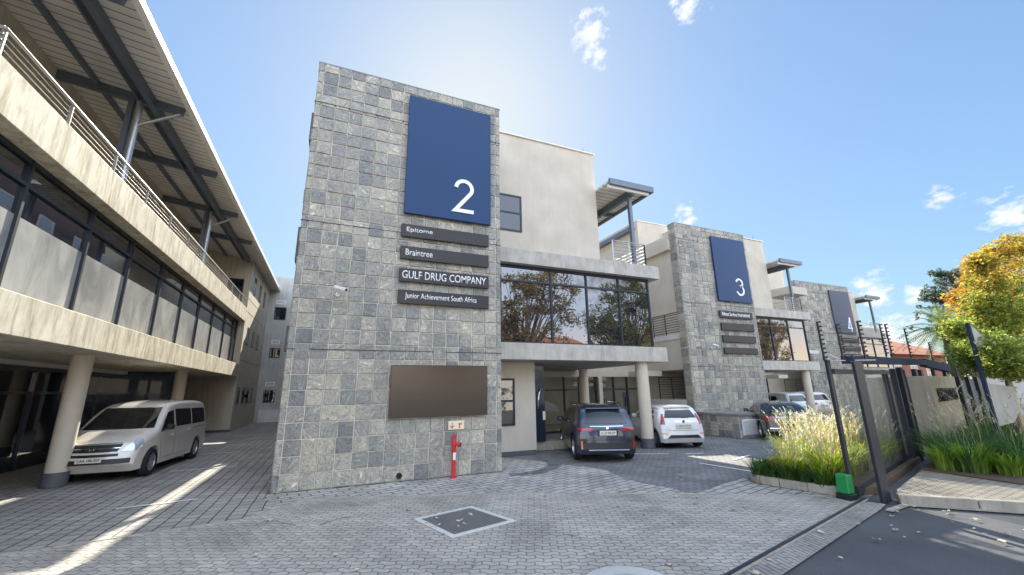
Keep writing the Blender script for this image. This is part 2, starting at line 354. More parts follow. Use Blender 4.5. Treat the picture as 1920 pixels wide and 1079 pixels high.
def thing(name, loc, label, cat, group=None, rz=0):
    o = bpy.data.objects.new(name, None); C.objects.link(o); o.location = loc; o.rotation_euler = (0, 0, rz); o.empty_display_size = .3
    ORI[o.name] = Vector(loc) if not rz else Vector()
    return tag(o, label, cat, group)
def copy_tree(o, parent=None):
    c_ = o.copy(); C.objects.link(c_)
    if parent: c_.parent = parent
    for ch in [q for q in C.objects if q.parent == o]: copy_tree(ch, c_)
    return c_
def text(body, parent, mat, pos, width=None, height=None, depth=.012, rot=(R(90), 0, 0), name='lettering', bold=0, align='LEFT'):
    cu = bpy.data.curves.new(name, 'FONT'); cu.body = body; cu.size = 1; cu.extrude = 0; cu.offset = bold; cu.resolution_u = 4
    tmp = bpy.data.objects.new('tmp_text', cu); C.objects.link(tmp)
    dg = bpy.context.evaluated_depsgraph_get(); me = bpy.data.meshes.new_from_object(tmp.evaluated_get(dg))
    bpy.data.objects.remove(tmp); bpy.data.curves.remove(cu)
    xs = [v.co.x for v in me.vertices]; ys = [v.co.y for v in me.vertices]
    x0, x1, y0, y1 = min(xs), max(xs), min(ys), max(ys)
    sx = width/(x1-x0) if width else None; sy = height/(y1-y0) if height else None
    sx = sx or sy; sy = sy or sx
    bm = bmesh.new(); bm.from_mesh(me)
    ex = bmesh.ops.extrude_face_region(bm, geom=bm.faces[:])
    bmesh.ops.translate(bm, vec=(0, 0, depth), verts=[g_ for g_ in ex['geom'] if isinstance(g_, bmesh.types.BMVert)])
    from mathutils import Euler
    rm = Euler(rot).to_matrix(); o_ = ORI.get(parent.name, Vector())
    for v in bm.verts:
        p = Vector(((v.co.x-(x0 if align == 'LEFT' else (x0+x1)/2))*sx, (v.co.y-y0)*sy, v.co.z))
        v.co = rm @ p + Vector(pos) - o_
    bm.to_mesh(me); bm.free(); me.materials.clear(); me.materials.append(MATS[mat]); me.name = name
    o = bpy.data.objects.new(name, me); C.objects.link(o); o.parent = parent; ORI[o.name] = o_
    return o
def ribbon(mb, pts, w_, y, th):                      # flat stroke in an XZ plane facing -Y
    P = [Vector((x, 0, z)) for x, z in pts]; L = []; Rr = []
    for i, p in enumerate(P):
        d0 = (p-P[i-1]).normalized() if i else (P[1]-p).normalized(); d1 = (P[i+1]-p).normalized() if i < len(P)-1 else d0
        n0 = Vector((-d0.z, 0, d0.x)); n1 = Vector((-d1.z, 0, d1.x)); n = (n0+n1).normalized(); k = w_/2/max(.35, n.dot(n0))
        L.append(p+n*k); Rr.append(p-n*k)
    for i in range(len(P)-1):
        q = [L[i], Rr[i], Rr[i+1], L[i+1]]
        vs = [(a.x, y, a.z) for a in q]+[(a.x, y-th, a.z) for a in q]
        mb.add(vs, [(0, 1, 2, 3), (7, 6, 5, 4), (0, 4, 5, 1), (2, 6, 7, 3), (1, 5, 6, 2), (3, 7, 4, 0)])
def seams(s, x0, x1, z0, z1, y):
    for f in (1/3, 2/3): MB().box(x0+(x1-x0)*f-.004, x0+(x1-x0)*f+.004, y-.002, y+.01, z0+.02, z1-.02).build('sheet_seam', 'paint_navy', s)
def numeral(n, x, z, h, y, parent, w_=None):         # x,z: lower left of the figure box
    w_ = w_ or h*.105; mb = MB(); W = h*.56
    if n == 2:
        r = W/2-w_/2; cx_, cz_ = x+W/2, z+h-w_/2-r
        pts = [(cx_+r*math.cos(a), cz_+r*math.sin(a)) for a in [R(176-i*9) for i in range(24)]]
        pts += [(x+w_*.35, z+w_/2), (x+W, z+w_/2)]
        ribbon(mb, pts, w_, y, .03)
    if n == 3:
        r1 = h*.235; r2 = h*.275; c1 = (x+W*.48, z+h-w_/2-r1*.95); c2 = (x+W*.48, z+w_/2+r2*.93)
        pts = [(c1[0]+r1*math.cos(a), c1[1]+r1*.95*math.sin(a)) for a in [R(165-i*11) for i in range(22)]]
        pts += [(c2[0]+r2*math.cos(a), c2[1]+r2*.93*math.sin(a)) for a in [R(78-i*11) for i in range(23)]]
        ribbon(mb, pts, w_, y, .03)
    if n == 4:
        ribbon(mb, [(x+W*.95, z+h*.24), (x+w_*.8, z+h*.24), (x+W*.72, z+h)], w_, y, .03)
        ribbon(mb, [(x+W*.72, z), (x+W*.72, z+h)], w_, y-.003, .03)
    return mb.build('numeral', 'letter_white', parent)

# ================================================================ ground
def sheet(name, pts, z, mat, kind='structure', label=None):
    mb = MB(); mb.add([(x, y, z) for x, y in pts], [tuple(range(len(pts)))])
    return tag(mb.build(name, mat), kind=kind)
sheet('ground', [(-300, -300), (400, -300), (400, 400), (-300, 400)], -.03, 'asphalt')
sheet('parking_paving', [(-14, 6.0), (-14, 60), (60, 60), (60, 12), (15.4, 7.0), (9.4, 5.2), (4.4, 4.0), (-9, .7)], -.012, 'pave_dark')
fore = [(-9, .7), (4.35, 3.98), (9.35, 5.2), (9.3, 5.65), (6.9, 7.05), (3.5, 8.85), (1.83, 9.45), (.6, 9.95), (-.31, 10.2), (-1.2, 9.1), (-2.64, 8.9), (-4.0, 8.7), (-9, 8.3)]
sheet('forecourt_paving', fore, -.004, 'pave_fore')
sheet('alley_paving', [(-9, 8.32), (-4.0, 8.72), (-2.64, 8.92), (-1.22, 9.13), (-.75, 10.1), (-1.1, 10.6), (-1.1, 40), (-9, 40)], -.008, 'pave_alley')
sheet('tower_apron_paving', [(-1.2, 9.14), (-.31, 10.24), (.6, 9.99), (1.83, 9.49), (3.5, 8.89), (6.9, 7.09), (7.0, 7.6), (6.74, 8.23), (6.73, 8.97), (6.95, 9.9), (6.75, 10.6), (6.3, 11.3), (5.9, 12.4), (5.2, 13.3), (4.4, 13.3), (4.4, 11.02), (-1.05, 11.02), (-1.05, 10.5), (-.75, 10.1)], -.004, 'pave_light')
sheet('planter_apron_paving', [(7.05, 7.0), (9.2, 5.75), (9.2, 6.5), (9.0, 7.3), (9.4, 7.7), (8.3, 7.4), (7.6, 7.15)], -.004, 'pave_light')
sheet('gate_track_paving', [(4.35, 3.94), (9.35, 5.16), (9.45, 4.9), (9.0, 4.76), (4.8, 3.72), (4.2, 3.57)], -.004, 'pave_track')
def strip(name, pts, w_, z, mat, th=.012):
    mb = MB()
    for a, b_ in zip(pts[:-1], pts[1:]):
        a, b_ = Vector((*a, z)), Vector((*b_, z)); mb.bar(a, b_, w_, th)
    return mb.build(name, mat)
tag(strip('paving_edge_strip', [(-4.0, 8.71), (-2.64, 8.91), (-1.2, 9.12), (-.31, 10.22), (.6, 9.97), (1.83, 9.47), (3.5, 8.87), (6.9, 7.07), (9.25, 5.68)], .05, 0, 'kerb_concrete'), kind='structure')
# pale entrance circle with dark ring beside the tower
mb = MB()
arc = [(4.42, 10.55), (4.9, 10.45), (5.5, 10.65), (6.1, 11.2), (6.45, 12.0), (6.5, 12.9)]
for (a, b_) in zip(arc[:-1], arc[1:]):
    a = Vector((*a, 0)); b_ = Vector((*b_, 0)); n = Vector((-(b_-a).y, (b_-a).x, 0)).normalized()*.2
    mb.add([a-n, b_-n, b_+n, a+n], [(0, 1, 2, 3)])
tag(mb.build('paving_ring', 'pave_dark'), kind='structure')
# ---------- drain grate with pale frame
d_o = thing('drain_grate', (2.2, 7.4, 0), 'square steel drain grating in a pale concrete frame set in the forecourt', 'drain')
q = [Vector((1.48, 7.79, 0)), Vector((1.83, 6.60, 0)), Vector((3.02, 6.93, 0)), Vector((2.62, 8.12, 0))]; cq = sum(q, Vector())/4
mb = MB()
for i in range(4):
    a, b_ = q[i], q[(i+1) % 4]; ia, ib = cq+(a-cq)*.84, cq+(b_-cq)*.84
    mb.add([a, b_, ib, ia, a+Vector((0, 0, .012)), b_+Vector((0, 0, .012)), ib+Vector((0, 0, .012)), ia+Vector((0, 0, .012))], [(4, 5, 6, 7), (0, 1, 5, 4), (3, 7, 6, 2)])
mb.build('frame', 'pale_concrete', d_o)
mb = MB(); mb.add([cq+(a-cq)*.86+Vector((0, 0, .002)) for a in q], [(0, 1, 2, 3)]); mb.build('pit', 'black_plastic', d_o)
mb = MB(); iq = [cq+(a-cq)*.86+Vector((0, 0, .008)) for a in q]
for i in range(1, 34):
    f = i/34
    mb.bar(iq[0].lerp(iq[3], f), iq[1].lerp(iq[2], f), .009, .012)
    if i % 2 == 0: mb.bar(iq[0].lerp(iq[1], f), iq[3].lerp(iq[2], f), .012, .010)
mb.build('bars', 'galvanised', d_o)
# ---------- round manhole slab at the bottom edge
mb = MB(); mb.lathe([(0, .012), (.52, .012), (.54, 0)], (3.2, 4.25, 0), n=40); mb.lathe([(.28, .018), (.3, .018), (.31, .012)], (3.2, 4.25, 0), n=40)
tag(mb.build('manhole_cover', 'pale_concrete', smooth=True), 'round concrete manhole slab flush in the paving nearest the camera', 'manhole')
# ---------- gate track rail
g_o = thing('gate_track', (6.8, 4.6, 0), 'narrow steel gate track crossing the driveway paving', 'gate track')
u = Vector((.9725, .233, 0)).normalized()
mb = MB(); a = Vector((2.0, 3.4, .006)); b_ = Vector((9.5, 5.24, .006)); mb.bar(a, b_, .09, .012); mb.build('bed', 'kerb_concrete', g_o)
mb = MB(); mb.bar(a+Vector((0, 0, .02)), b_+Vector((0, 0, .02)), .025, .03); mb.build('rail', 'dark_metal', g_o)
# ---------- painted parking lines
def pline(a, b_, w_, label):
    mb = MB(); a, b_ = Vector((*a, 0)), Vector((*b_, 0)); n = Vector((-(b_-a).y, (b_-a).x, 0)).normalized()*w_/2
    mb.add([a-n, b_-n, b_+n, a+n], [(0, 1, 2, 3)])
    for v in mb.v: v.z = .003
    tag(mb.build('painted_line', 'white_paint'), kind='structure')
for a, b_ in [((9.1, 12.0), (10.39, 11.3)), ((9.9, 9.55), (10.1, 7.95)), ((11.2, 9.5), (12.4, 9.9)), ((-3.6, 11.05), (-2.35, 11.25)), ((-4.0, 15.5), (-2.4, 15.65)), ((-4.6, 19.2), (-2.9, 19.4)), ((10.8, 11.0), (11.5, 10.9))]:
    pline(a, b_, .10, '')

# ================================================================ stone towers
def stone_tower(parent, x0, x1, y0, z1, depth, regular=True, seed=1, ts=.3627, zlines=(3.13, 6.39, 9.89)):
    rnd = random.Random(seed)
    core = MB().box(x0+.02, x1-.02, y0+.02, y0+depth-.02, 0, z1-.02); core.build('tower_core', 'grout', parent)
    mb = MB()
    def tile(a0, a1, b0, b1, face):
        j = .011; e = .010; pr = rnd.uniform(.004, .018)+.008*(rnd.random() < .12); tn = (rnd.betavariate(3.4, 2.8), rnd.random(), rnd.random())
        jj = [rnd.uniform(-.005, .005) for _ in range(8)]
        o4 = [(a0+j+jj[0], b0+j+jj[1]), (a1-j+jj[2], b0+j+jj[3]), (a1-j+jj[4], b1-j+jj[5]), (a0+j+jj[6], b1-j+jj[7])]
        ca, cb = (a0+a1)/2, (b0+b1)/2
        i4 = [(ca+(p-ca)*(1-2*e/(a1-a0)), cb+(q_-cb)*(1-2*e/(b1-b0))) for p, q_ in o4]
        tl = [rnd.uniform(-.003, .003) for _ in range(4)]
        def P(a, b2, o):
            if face == 'F': return (a, y0+.018-o, b2)
            if face == 'L': return (x0+.018-o, a, b2)
            return (x1-.018+o, a, b2)
        vs = [P(a, b2, 0) for a, b2 in o4]+[P(a, b2, pr+tl[k]+.012) for k, (a, b2) in enumerate(i4)]
        fs = [(4, 5, 6, 7), (0, 1, 5, 4), (1, 2, 6, 5), (2, 3, 7, 6), (3, 0, 4, 7)]
        if face == 'L': fs = [f[::-1] for f in fs]
        mb.add(vs, fs, tn)
    zs = [0]; 
    while zs[-1] < z1-.05: zs.append(min(z1, zs[-1]+ts))
    for face, A0, A1 in (('F', x0, x1), ('L', y0+.03, y0+depth), ('R', y0+.03, y0+depth)):
        for zi in range(len(zs)-1):
            b0, b1 = zs[zi], zs[zi+1]
            n = max(1, round((A1-A0)/ts)); sh = 0
            cuts = [A0+(A1-A0)*k/n for k in range(n+1)]
            if face == 'F': cuts = [A0, A0+ts*.42]+[A0+ts*.42+(A1-A0-ts*.84)*k/(n-1) for k in range(1, n-1)]+[A1-ts*.42, A1]
            for k in range(1, len(cuts)-1):
                if face == 'F' and 1 < k < len(cuts)-2: cuts[k] += rnd.uniform(-.016, .016)*(1 if regular or b0 < 4 else 3.5)
            k = 0
            while k < len(cuts)-1:
                if not regular and b0 > 3.9 and rnd.random() < .22 and (cuts[k+1]-cuts[k]) > .25:
                    mdl = b0+(b1-b0)*rnd.uniform(.35, .65); tile(cuts[k], cuts[k+1], b0, mdl, face); tile(cuts[k], cuts[k+1], mdl, b1, face)
                elif not regular and b0 > 3.9 and rnd.random() < .12 and k < len(cuts)-2 and face == 'F':
                    tile(cuts[k], cuts[k+2], b0, b1, face); k += 1
                else: tile(cuts[k], cuts[k+1], b0, b1, face)
                k += 1
    mb.box(x0-.01, x1+.01, y0+.0, y0+depth, z1-.02, z1+.03, (.1, .3, .5))
    mb.build('stone_cladding', 'slate', parent, tone=True)
    for z in zlines: MB().box(x0-.015, x1+.004, y0-.014, y0+.05, z-.009, z+.009).build('joint_strip', 'dark_metal', parent)

# ================================================================ railings, windows
def railing(parent, a, b_, h, n_bars, mat, posts, top=.05, name='railing'):
    a, b_ = Vector(a), Vector(b_); mb = MB(); up = Vector((0, 0, 1))
    mb.tube([a+up*h, b_+up*h], top/2, 8)
    for i in range(n_bars):
        z = .12+(h-.22)*i/(n_bars-1); mb.tube([a+up*z, b_+up*z], .015, 6)
    for i in range(posts+1):
        p = a.lerp(b_, i/posts); mb.bar(p, p+up*h, .05, .02)
    return mb.build(name, mat, parent)
def window(parent, x0, x1, y, z0, z1, nx=1, trans=(), mat='glass_dark', fr=.05, face='-Y', name='window', proud=.03, frame='dark_metal'):
    # window in a wall facing -Y (or +X / -X when x and y swap roles)
    def T(a, d, z):
        return (a, y-d, z) if face == '-Y' else ((y+d, a, z) if face == '+X' else (y-d, a, z))
    f = MB(); 
    def bx_(a0, a1, zz0, zz1, d0, d1):
        p, q_ = T(a0, d0, zz0), T(a1, d1, zz1)
        f.box(min(p[0], q_[0]), max(p[0], q_[0]), min(p[1], q_[1]), max(p[1], q_[1]), zz0, zz1)
    bx_(x0, x1, z0, z0+fr, 0, proud); bx_(x0, x1, z1-fr, z1, 0, proud)
    for i in range(nx+1):
        xc = x0+(x1-x0)*i/nx; xa = min(max(xc-fr/2, x0), x1-fr); bx_(xa, xa+fr, z0+fr, z1-fr, 0, proud)
    for z in trans: bx_(x0+fr, x1-fr, z-fr/2, z+fr/2, 0, proud-.004)
    fo = f.build(name, frame, parent)
    p = MB(); a = T(x0+fr*.5, proud*.35, z0); b2 = T(x1-fr*.5, proud*.35, z1)
    vs = [T(x0+fr*.5, proud*.35, z0+fr*.5), T(x1-fr*.5, proud*.35, z0+fr*.5), T(x1-fr*.5, proud*.35, z1-fr*.5), T(x0+fr*.5, proud*.35, z1-fr*.5)]
    p.add(vs, [(0, 1, 2, 3) if face != '-X' else (3, 2, 1, 0)]); p.build('pane', mat, fo)
    return fo
def column(parent, x, y, z1, r=.23):
    mb = MB(); mb.lathe([(r, .32), (r, z1)], (x, y, 0), n=28); c_ = mb.build('column', 'column_paint', parent, smooth=True)
    mb = MB(); mb.lathe([(0, .33), (r+.025, .33), (r+.025, .0)], (x, y, 0), n=28); mb.build('skirting', 'skirting', c_, smooth=True)
    return c_

# ================================================================ block fronts (buildings 2, 3 and 4)
def block(dx, dy, num, tower, label, zt=12.05, detail=True):
    """building whose tower front is at tower=(x0,x1,y0,z1); dx,dy shift the rest"""
    X = lambda v: v+dx
    Y = lambda v: v+dy
    B = thing('office_building', (tower[0], tower[2], 0), label, 'building')
    stone_tower(B, tower[0], tower[1], tower[2], tower[3], 2.3 if num == 2 else .5, regular=(num == 2), seed=num*11)
    xt = tower[1]
    xw = X(9.76)
    # main plaster mass
    mb = MB(); mb.box(X(2.1), xw, Y(13.4), Y(50), 3.6, zt)          # upper mass
    mb.box(X(2.8), X(6.62), Y(13.4), Y(19.6), 0, 3.06)                                # ground floor block beside the tower
    mb.build('wall', 'plaster', B)
    MB().box(X(2.05), xw+.05, Y(13.34), Y(50.05), zt, zt+.05).build('parapet_cap', 'roof_edge', B)
    MB().box(xt+.0, X(6.6), Y(13.37), Y(13.4), 0, .14).build('skirting', 'skirting', B)
    MB().tube([(X(9.6), Y(13.9), zt), (X(9.6), Y(13.9), zt+.6)], .012, 6).build('lightning_rod', 'dark_metal', B)
    if num == 3: MB().box(tower[0]+.06, X(2.8), tower[2]+.5, Y(30), 3.0, tower[3]-.5).build('wall', 'plaster', B)
    # slabs
    MB().box(xt+.0, X(11.85), Y(12.4), Y(30), 6.36, 6.88).build('upper_slab', 'concrete', B, bevel=.01)
    MB().box(xt+.0, X(11.85), Y(12.4), Y(19.4), 3.07, 3.62).build('lower_slab', 'concrete', B, bevel=.01)
    # glazed bay between the slabs: front and right side
    gx1 = X(11.42); gy = Y(12.68)
    fr = MB(); xs = [xt+.12, xt+.62] + [X(v) for v in (7.0, 8.5, 9.98)] + [gx1]
    if num != 2: xs = [xt+.12] + [X(v) for v in (6.4, 8.1, 9.75)] + [gx1]
    for i, x in enumerate(xs): fr.box(x-.03, x+.03, gy-.05, gy+.06, 3.62, 6.36)
    fr.box(xs[0], gx1, gy-.045, gy+.05, 3.62, 3.69); fr.box(xs[0], gx1, gy-.045, gy+.05, 6.26, 6.36); fr.box(xs[0], gx1, gy-.045, gy+.05, 5.77, 5.83)
    for yy in (gy+1.5, gy+3.0, gy+4.4): fr.box(gx1-.03, gx1+.03, yy-.03, yy+.03, 3.62, 6.36)
    fr.box(gx1-.025, gx1+.025, gy, gy+4.4, 5.77, 5.83)
    W_ = fr.build('bay_window', 'dark_metal', B)
    for i in range(len(xs)-1):
        tilt = random.uniform(-.006, .006)
        for (za, zb) in ((3.66, 5.78), (5.82, 6.3)):
            MB().add([(xs[i]+.02, gy+tilt, za), (xs[i+1]-.02, gy-tilt, za), (xs[i+1]-.02, gy-tilt+.004, zb), (xs[i]+.02, gy+tilt+.004, zb)], [(0, 1, 2, 3)]).build('pane', 'glass_mirror', W_)
    MB().add([(gx1, gy+.04, 3.66), (gx1, gy+4.4, 3.66), (gx1, gy+4.4, 6.3), (gx1, gy+.04, 6.3)], [(0, 1, 2, 3)]).build('pane', 'glass_mirror', W_)
    # partition screens standing just in front of / behind the glass read as pale sheets
    # undercroft: rear glazing, beam and columns
    MB().box(X(6.62), X(15.95), Y(19.0), Y(19.4), 3.0-.0, 3.06).build('beam_trim', 'plaster', B)
    MB().box(X(6.7), X(15.95), Y(18.9), Y(19.25), 2.74, 3.02).build('beam', 'plaster', B)
    fr = MB(); rx = [X(v) for v in (6.7, 8.2, 9.6, 11.1, 12.0, 13.05, 13.35, 14.2, 15.1, 15.9)]; ry = Y(19.12)
    for x in rx: fr.box(x-.035, x+.035, ry-.05, ry+.05, .0, 2.74)
    fr.box(rx[0], rx[-1], ry-.045, ry+.045, 2.05, 2.11); fr.box(rx[0], rx[-1], ry-.045, ry+.045, 0, .1)
    U = fr.build('entrance_glazing', 'dark_metal', B)
    MB().add([(rx[0], ry, .05), (rx[-1], ry, .05), (rx[-1], ry, 2.72), (rx[0], ry, 2.72)], [(0, 1, 2, 3)]).build('pane', 'glass_clear', U)
    # lit lobby behind the glazing
    mb = MB(); mb.box(X(6.62), X(15.95), Y(24), Y(24.2), 0, 3.0); mb.box(X(15.95), X(16.1), Y(19.3), Y(24.2), 0, 3.0); mb.build('lobby_wall', 'plaster_white', B)
    MB().box(X(6.6), X(16.1), Y(19.4), Y(24), 3.0, 3.05).build('lobby_ceiling', 'plaster_white', B)
    MB().box(X(6.6), X(15.9), Y(19.2), Y(24), -.01, .03).build('lobby_floor', 'interior_floor', B)
    for lx0 in (8.0, 10.6, 13.4): MB().box(X(lx0), X(lx0+1.4), Y(20.6), Y(20.8), 2.96, 2.99).build('ceiling_light', 'lamp_glow', B)
    MB().box(X(8.2), X(9.2), Y(22), Y(22.3), .03, 1.2).build('reception_desk', 'interior_dark', B)
    MB().box(X(13.1), X(13.32), Y(18.86), Y(18.98), 0, 2.74).build('pier', 'plaster', B)
    column(B, X(10.85), Y(12.78), 3.07)
    column(B, X(11.6), Y(18.0), 3.07)
    # upper window beside the tower
    if num == 2:
        window(B, X(5.25), X(6.24), Y(13.4), 7.93, 9.42, 1, (8.68,), 'glass_dark', .07)
        window(B, X(5.2), X(5.83), Y(13.4), .95, 2.5, 1, (1.75,), 'glass_mirror', .07)
    # roof terrace canopy on the right of the mass
    MB().box(xw+.01, X(11.9), Y(12.5), Y(30), 10.32, 10.4).build('canopy_roof', 'soffit', B)
    mb = MB(); mb.box(xw+.01, X(12.02), Y(12.38), Y(12.5), 10.2, 10.45); mb.box(X(11.9), X(12.02), Y(12.5), Y(30), 10.2, 10.45); mb.build('canopy_fascia', 'steel_blue', B)
    MB().box(xw+.01, X(11.85), Y(12.5), Y(12.6), 10.08, 10.22).build('canopy_trim', 'roof_edge', B)
    mb = MB(); mb.box(X(11.0), X(11.14), Y(12.6), Y(30), 10.0, 10.3); 
    for yy in range(15, 30, 3): mb.box(xw+.02, X(11.9), Y(yy), Y(yy+.12), 10.12, 10.3)
    mb.build('canopy_beam', 'steel_blue', B)
    for yy in (12.85, 21.0): MB().box(X(10.98), X(11.12), Y(yy-.07), Y(yy+.07), 6.88, 10.0).build('canopy_post', 'steel_blue', B)
    railing(B, (xw+.05, Y(12.6), 6.88), (X(11.4), Y(12.6), 6.88), .95, 6, 'galvanised', 2, .045)
    railing(B, (X(11.4), Y(12.6), 6.88), (X(11.4), Y(22), 6.88), .95, 6, 'galvanised', 6, .045)
    # joining stair core between this block and the next
    kx0, kx1, ky = X(17.25), X(21.0), Y(19.5)
    if num < 4:
        mb = MB(); mb.box(kx0, kx1, ky, ky+12, 0, 12.55); mb.box(X(15.98), kx0, ky-.1, ky+.3, 0, 3.06); mb.box(X(11.45), kx0, Y(19.12)+.28, ky+.3, 3.06, 6.85); mb.build('stair_core', 'plaster', B)
        MB().box(kx0-.04, kx1, ky-.04, ky+12, 12.55, 12.6).build('core_cap', 'roof_edge', B)
        mb = MB(); mb.box(kx0-.3, kx0-.01, ky+.25, ky+11, 12.0, 12.12); mb.box(kx0-.42, kx0-.3, ky+.2, ky+11, 11.95, 12.2); mb.build('core_gutter', 'steel_blue', B)
        # balconies beside the next tower, open to the left
        bx0 = X(16.32)
        for (zs_, zr) in ((4.62, 4.82), (1.3, 1.52)):
            MB().box(bx0, bx0+1.9, Y(16.05), ky, zs_-.06, zr).build('balcony', 'plaster_white', B)
            railing(B, (bx0+.03, Y(15.75)+.35, zr), (bx0+.03, Y(17.95), zr), 1.12, 8, 'dark_metal', 2, .04, 'balcony_railing')
        MB().box(bx0-.2, bx0+1.9, Y(16.05), Y(18.1), 9.35, 9.95).build('balcony', 'plaster', B)
        for zz in (7.2, 5.6+.3, 3.2):
            MB().box(kx0+.3, kx0+.46, ky-.06, ky, zz, zz+.2).build('wall_lamp', 'galvanised', B)
        MB().box(X(15.1), X(16.2), Y(17.5), Y(18.9), 2.72, 3.0).build('wall', 'plaster', B)
    return B

T2 = (-1.02, 4.42, 11.05, 11.16); T3 = (16.3, 21.62, 15.6, 10.75); T4 = (35.3, 42.6, 21.5, 10.75)
b2 = block(0, 0, 2, T2, 'nearest office building with slate tower numbered 2, glazed bay and roof terrace')
b3 = block(17.25, 4.75, 3, T3, 'middle office building with slate tower numbered 3 behind the white hatchback', zt=11.95)
b4 = block(36.6, 9.6, 4, T4, 'farthest office building with slate tower numbered 4 behind the electric fence spikes', zt=10.9)
# building 2: terrace wing behind the tower on the alley side, unseen; its canopy gap is shaped to let a sun strip through
MB().box(.62, 2.1, 13.35, 50, 0, 7.0).build('wall', 'plaster', b2)
MB().box(-1.82, 1.03, 20.9, 36, 10.25, 10.4).build('canopy_roof', 'soffit', b2)
MB().box(.62, 2.1, 31.6, 50, 7.0, 12.0).build('wall', 'plaster', b2)  # hidden filler, added to end the sun strip down the alley
for y in (22, 28): MB().box(.8, .95, y, y+.15, 7.0, 10.25).build('canopy_post', 'steel_blue', b2)
MB().box(.6, .62, 13.4, 49.9, 0, 6.98).build('brick_skin', 'dark_brick', b2); MB().box(2.08, 2.1, 13.42, 31.5, 7.0, 12.0).build('brick_skin', 'dark_brick', b2)
for y in range(15, 33, 3):
    window(b2, y, y+1.1, .6, 4.3, 5.7, 1, (5.0,), 'bright_pane_paint', .08, '-X', frame='white_paint')
for y in range(16, 33, 3):
    window(b2, y, y+1.2, 2.08, 8.8, 10.4, 1, (9.2, 9.8), 'bright_pane_paint', .08, '-X', frame='white_paint')
for z0, z1 in ((9.0, 9.88), (5.45, 6.39), (3.13, 3.75)): MB().box(-1.12, -1.0, 11.6, 13.3, z0, z1).build('side_fin', 'skirting', b2)
MB().lathe([(.07, 0), (.07, .03), (.055, .03), (.055, .005), (0, .005)], (1.71, 11.03, .13), (0, -1, 0), 16).build('drain_pipe', 'rubber', b2)
# dark entrance pillar in the undercroft
p_ = thing('entrance_screen', (6.9, 13.9, 0), 'tall dark blue screen door leaning beside the plaster wall under building 2', 'door')
MB().box(6.75, 7.25, 13.9, 14.02, .32, 2.98).build('panel', 'paint_navy', p_, bevel=.01)
MB().tube([(6.95, 13.86, 1.45), (6.93, 13.8, 1.7), (6.98, 13.8, 2.0), (7.08, 13.86, 2.15)], .02, 8).build('handle', 'chrome', p_, smooth=True)
MB().box(6.7, 8.9, 14.0, 14.5, 0, .3).build('step', 'kerb_concrete', p_, bevel=.01)
MB().box(7.14, 7.24, 13.87, 13.9, 1.05, 1.35).build('notice', 'sign_cream', p_)
# plinth in front of tower 3
mb = MB(); mb.box(16.0, 17.15, 13.05, 15.62, 0, .92); pl = mb.build('plinth', 'grout', b3)
mb = MB(); rnd = random.Random(5)
def plain_tile(mb, a0, a1, b0, b1, f):
    tn = (rnd.betavariate(2, 2.6), rnd.random(), rnd.random()); mb.add([f(a0+.008, b0+.008, 0), f(a1-.008, b0+.008, 0), f(a1-.008, b1-.008, 0), f(a0+.008, b1-.008, 0), f(a0+.02, b0+.02, .02), f(a1-.02, b0+.02, .02), f(a1-.02, b1-.02, .02), f(a0+.02, b1-.02, .02)],
        [(4, 5, 6, 7), (0, 1, 5, 4), (1, 2, 6, 5), (2, 3, 7, 6), (3, 0, 4, 7)], tn)
for r_ in range(3):
    for k in range(7): plain_tile(mb, 13.06+k*.366, 13.06+(k+1)*.366, r_*.3, (r_+1)*.3, lambda a, b2_, o: (16.0-o, a, b2_))
    for k in range(3): plain_tile(mb, 16.0+k*.38, 16.0+(k+1)*.38, r_*.3, (r_+1)*.3, lambda a, b2_, o: (a, 13.05-o, b2_))
mb.box(15.94, 17.2, 12.99, 15.65, .92, .99, (.4, .2, .3))
mb.build('stone_cladding', 'slate', pl, tone=True)
lv = MB(); lv.box(16.12, 17.1, 12.98, 13.02, .12, .76)
for i in range(11): lv.box(16.15, 17.07, 12.95, 12.985, .15+i*.055, .175+i*.055)
lv.build('louvre', 'white_paint', pl)
# timber door and window in the undercroft of building 3
MB().box(25.0, 25.8, 19.7, 19.75, 0, 2.5).build('door', 'timber', b3)

# ---------------- sign panels
def sign_panel(x0, x1, z0, z1, y, label, mat='sign_face', th=.09, group=None, name='sign_panel'):
    s = thing(name, ((x0+x1)/2, y, z0), label, 'sign', group)
    MB().box(x0, x1, y-th, y-.0, z0, z1).build('panel', mat, s, bevel=.008)
    return s
yf = 11.05-.035
s = sign_panel(1.49, 4.06, 6.95, 10.77, yf, 'huge dark blue panel carrying the numeral 2 on the nearest slate tower'); numeral(2, 2.90, 7.2, 1.08, yf-.09, s)
names = [('Epitome', 6.63-.37, 6.63, .72, .17, 'dark name bar reading Epitome, just under the numeral 2 panel'),
         ('Braintree', 5.615, 5.985, .74, .18, 'dark name bar reading Braintree, second under the numeral 2 panel'),
         ('GULF DRUG COMPANY', 4.98, 5.35, 2.38, .22, 'dark name bar lettered in large capitals GULF DRUG COMPANY'),
         ('Junior Achievement South Africa', 4.38, 4.75, 2.0, .2, 'lowest dark name bar, reading Junior Achievement South Africa')]
for (tx, z0, z1, wd, hh, lb) in names:
    s = sign_panel(1.45, 4.0, z0, z1, yf, lb, 'sign_bar', .07, 'tenant name bars on the nearest tower', 'name_bar')
    text(tx, s, 'letter_white', (1.45+(.14 if tx[0] != 'G' else .08)+(.04 if tx[0] == 'J' else 0), yf-.07, z0+(z1-z0-hh)/2+.01), wd, hh, .008, bold=.003)
sign_panel(1.38, 3.96, 1.47, 2.77, yf, 'large blank brown board low on the nearest slate tower', 'sign_brown', .06)
s = sign_panel(2.9, 3.33, 1.13, 1.35, yf, 'small cream fire hydrant sign with arrow and red symbol', 'sign_cream', .012)
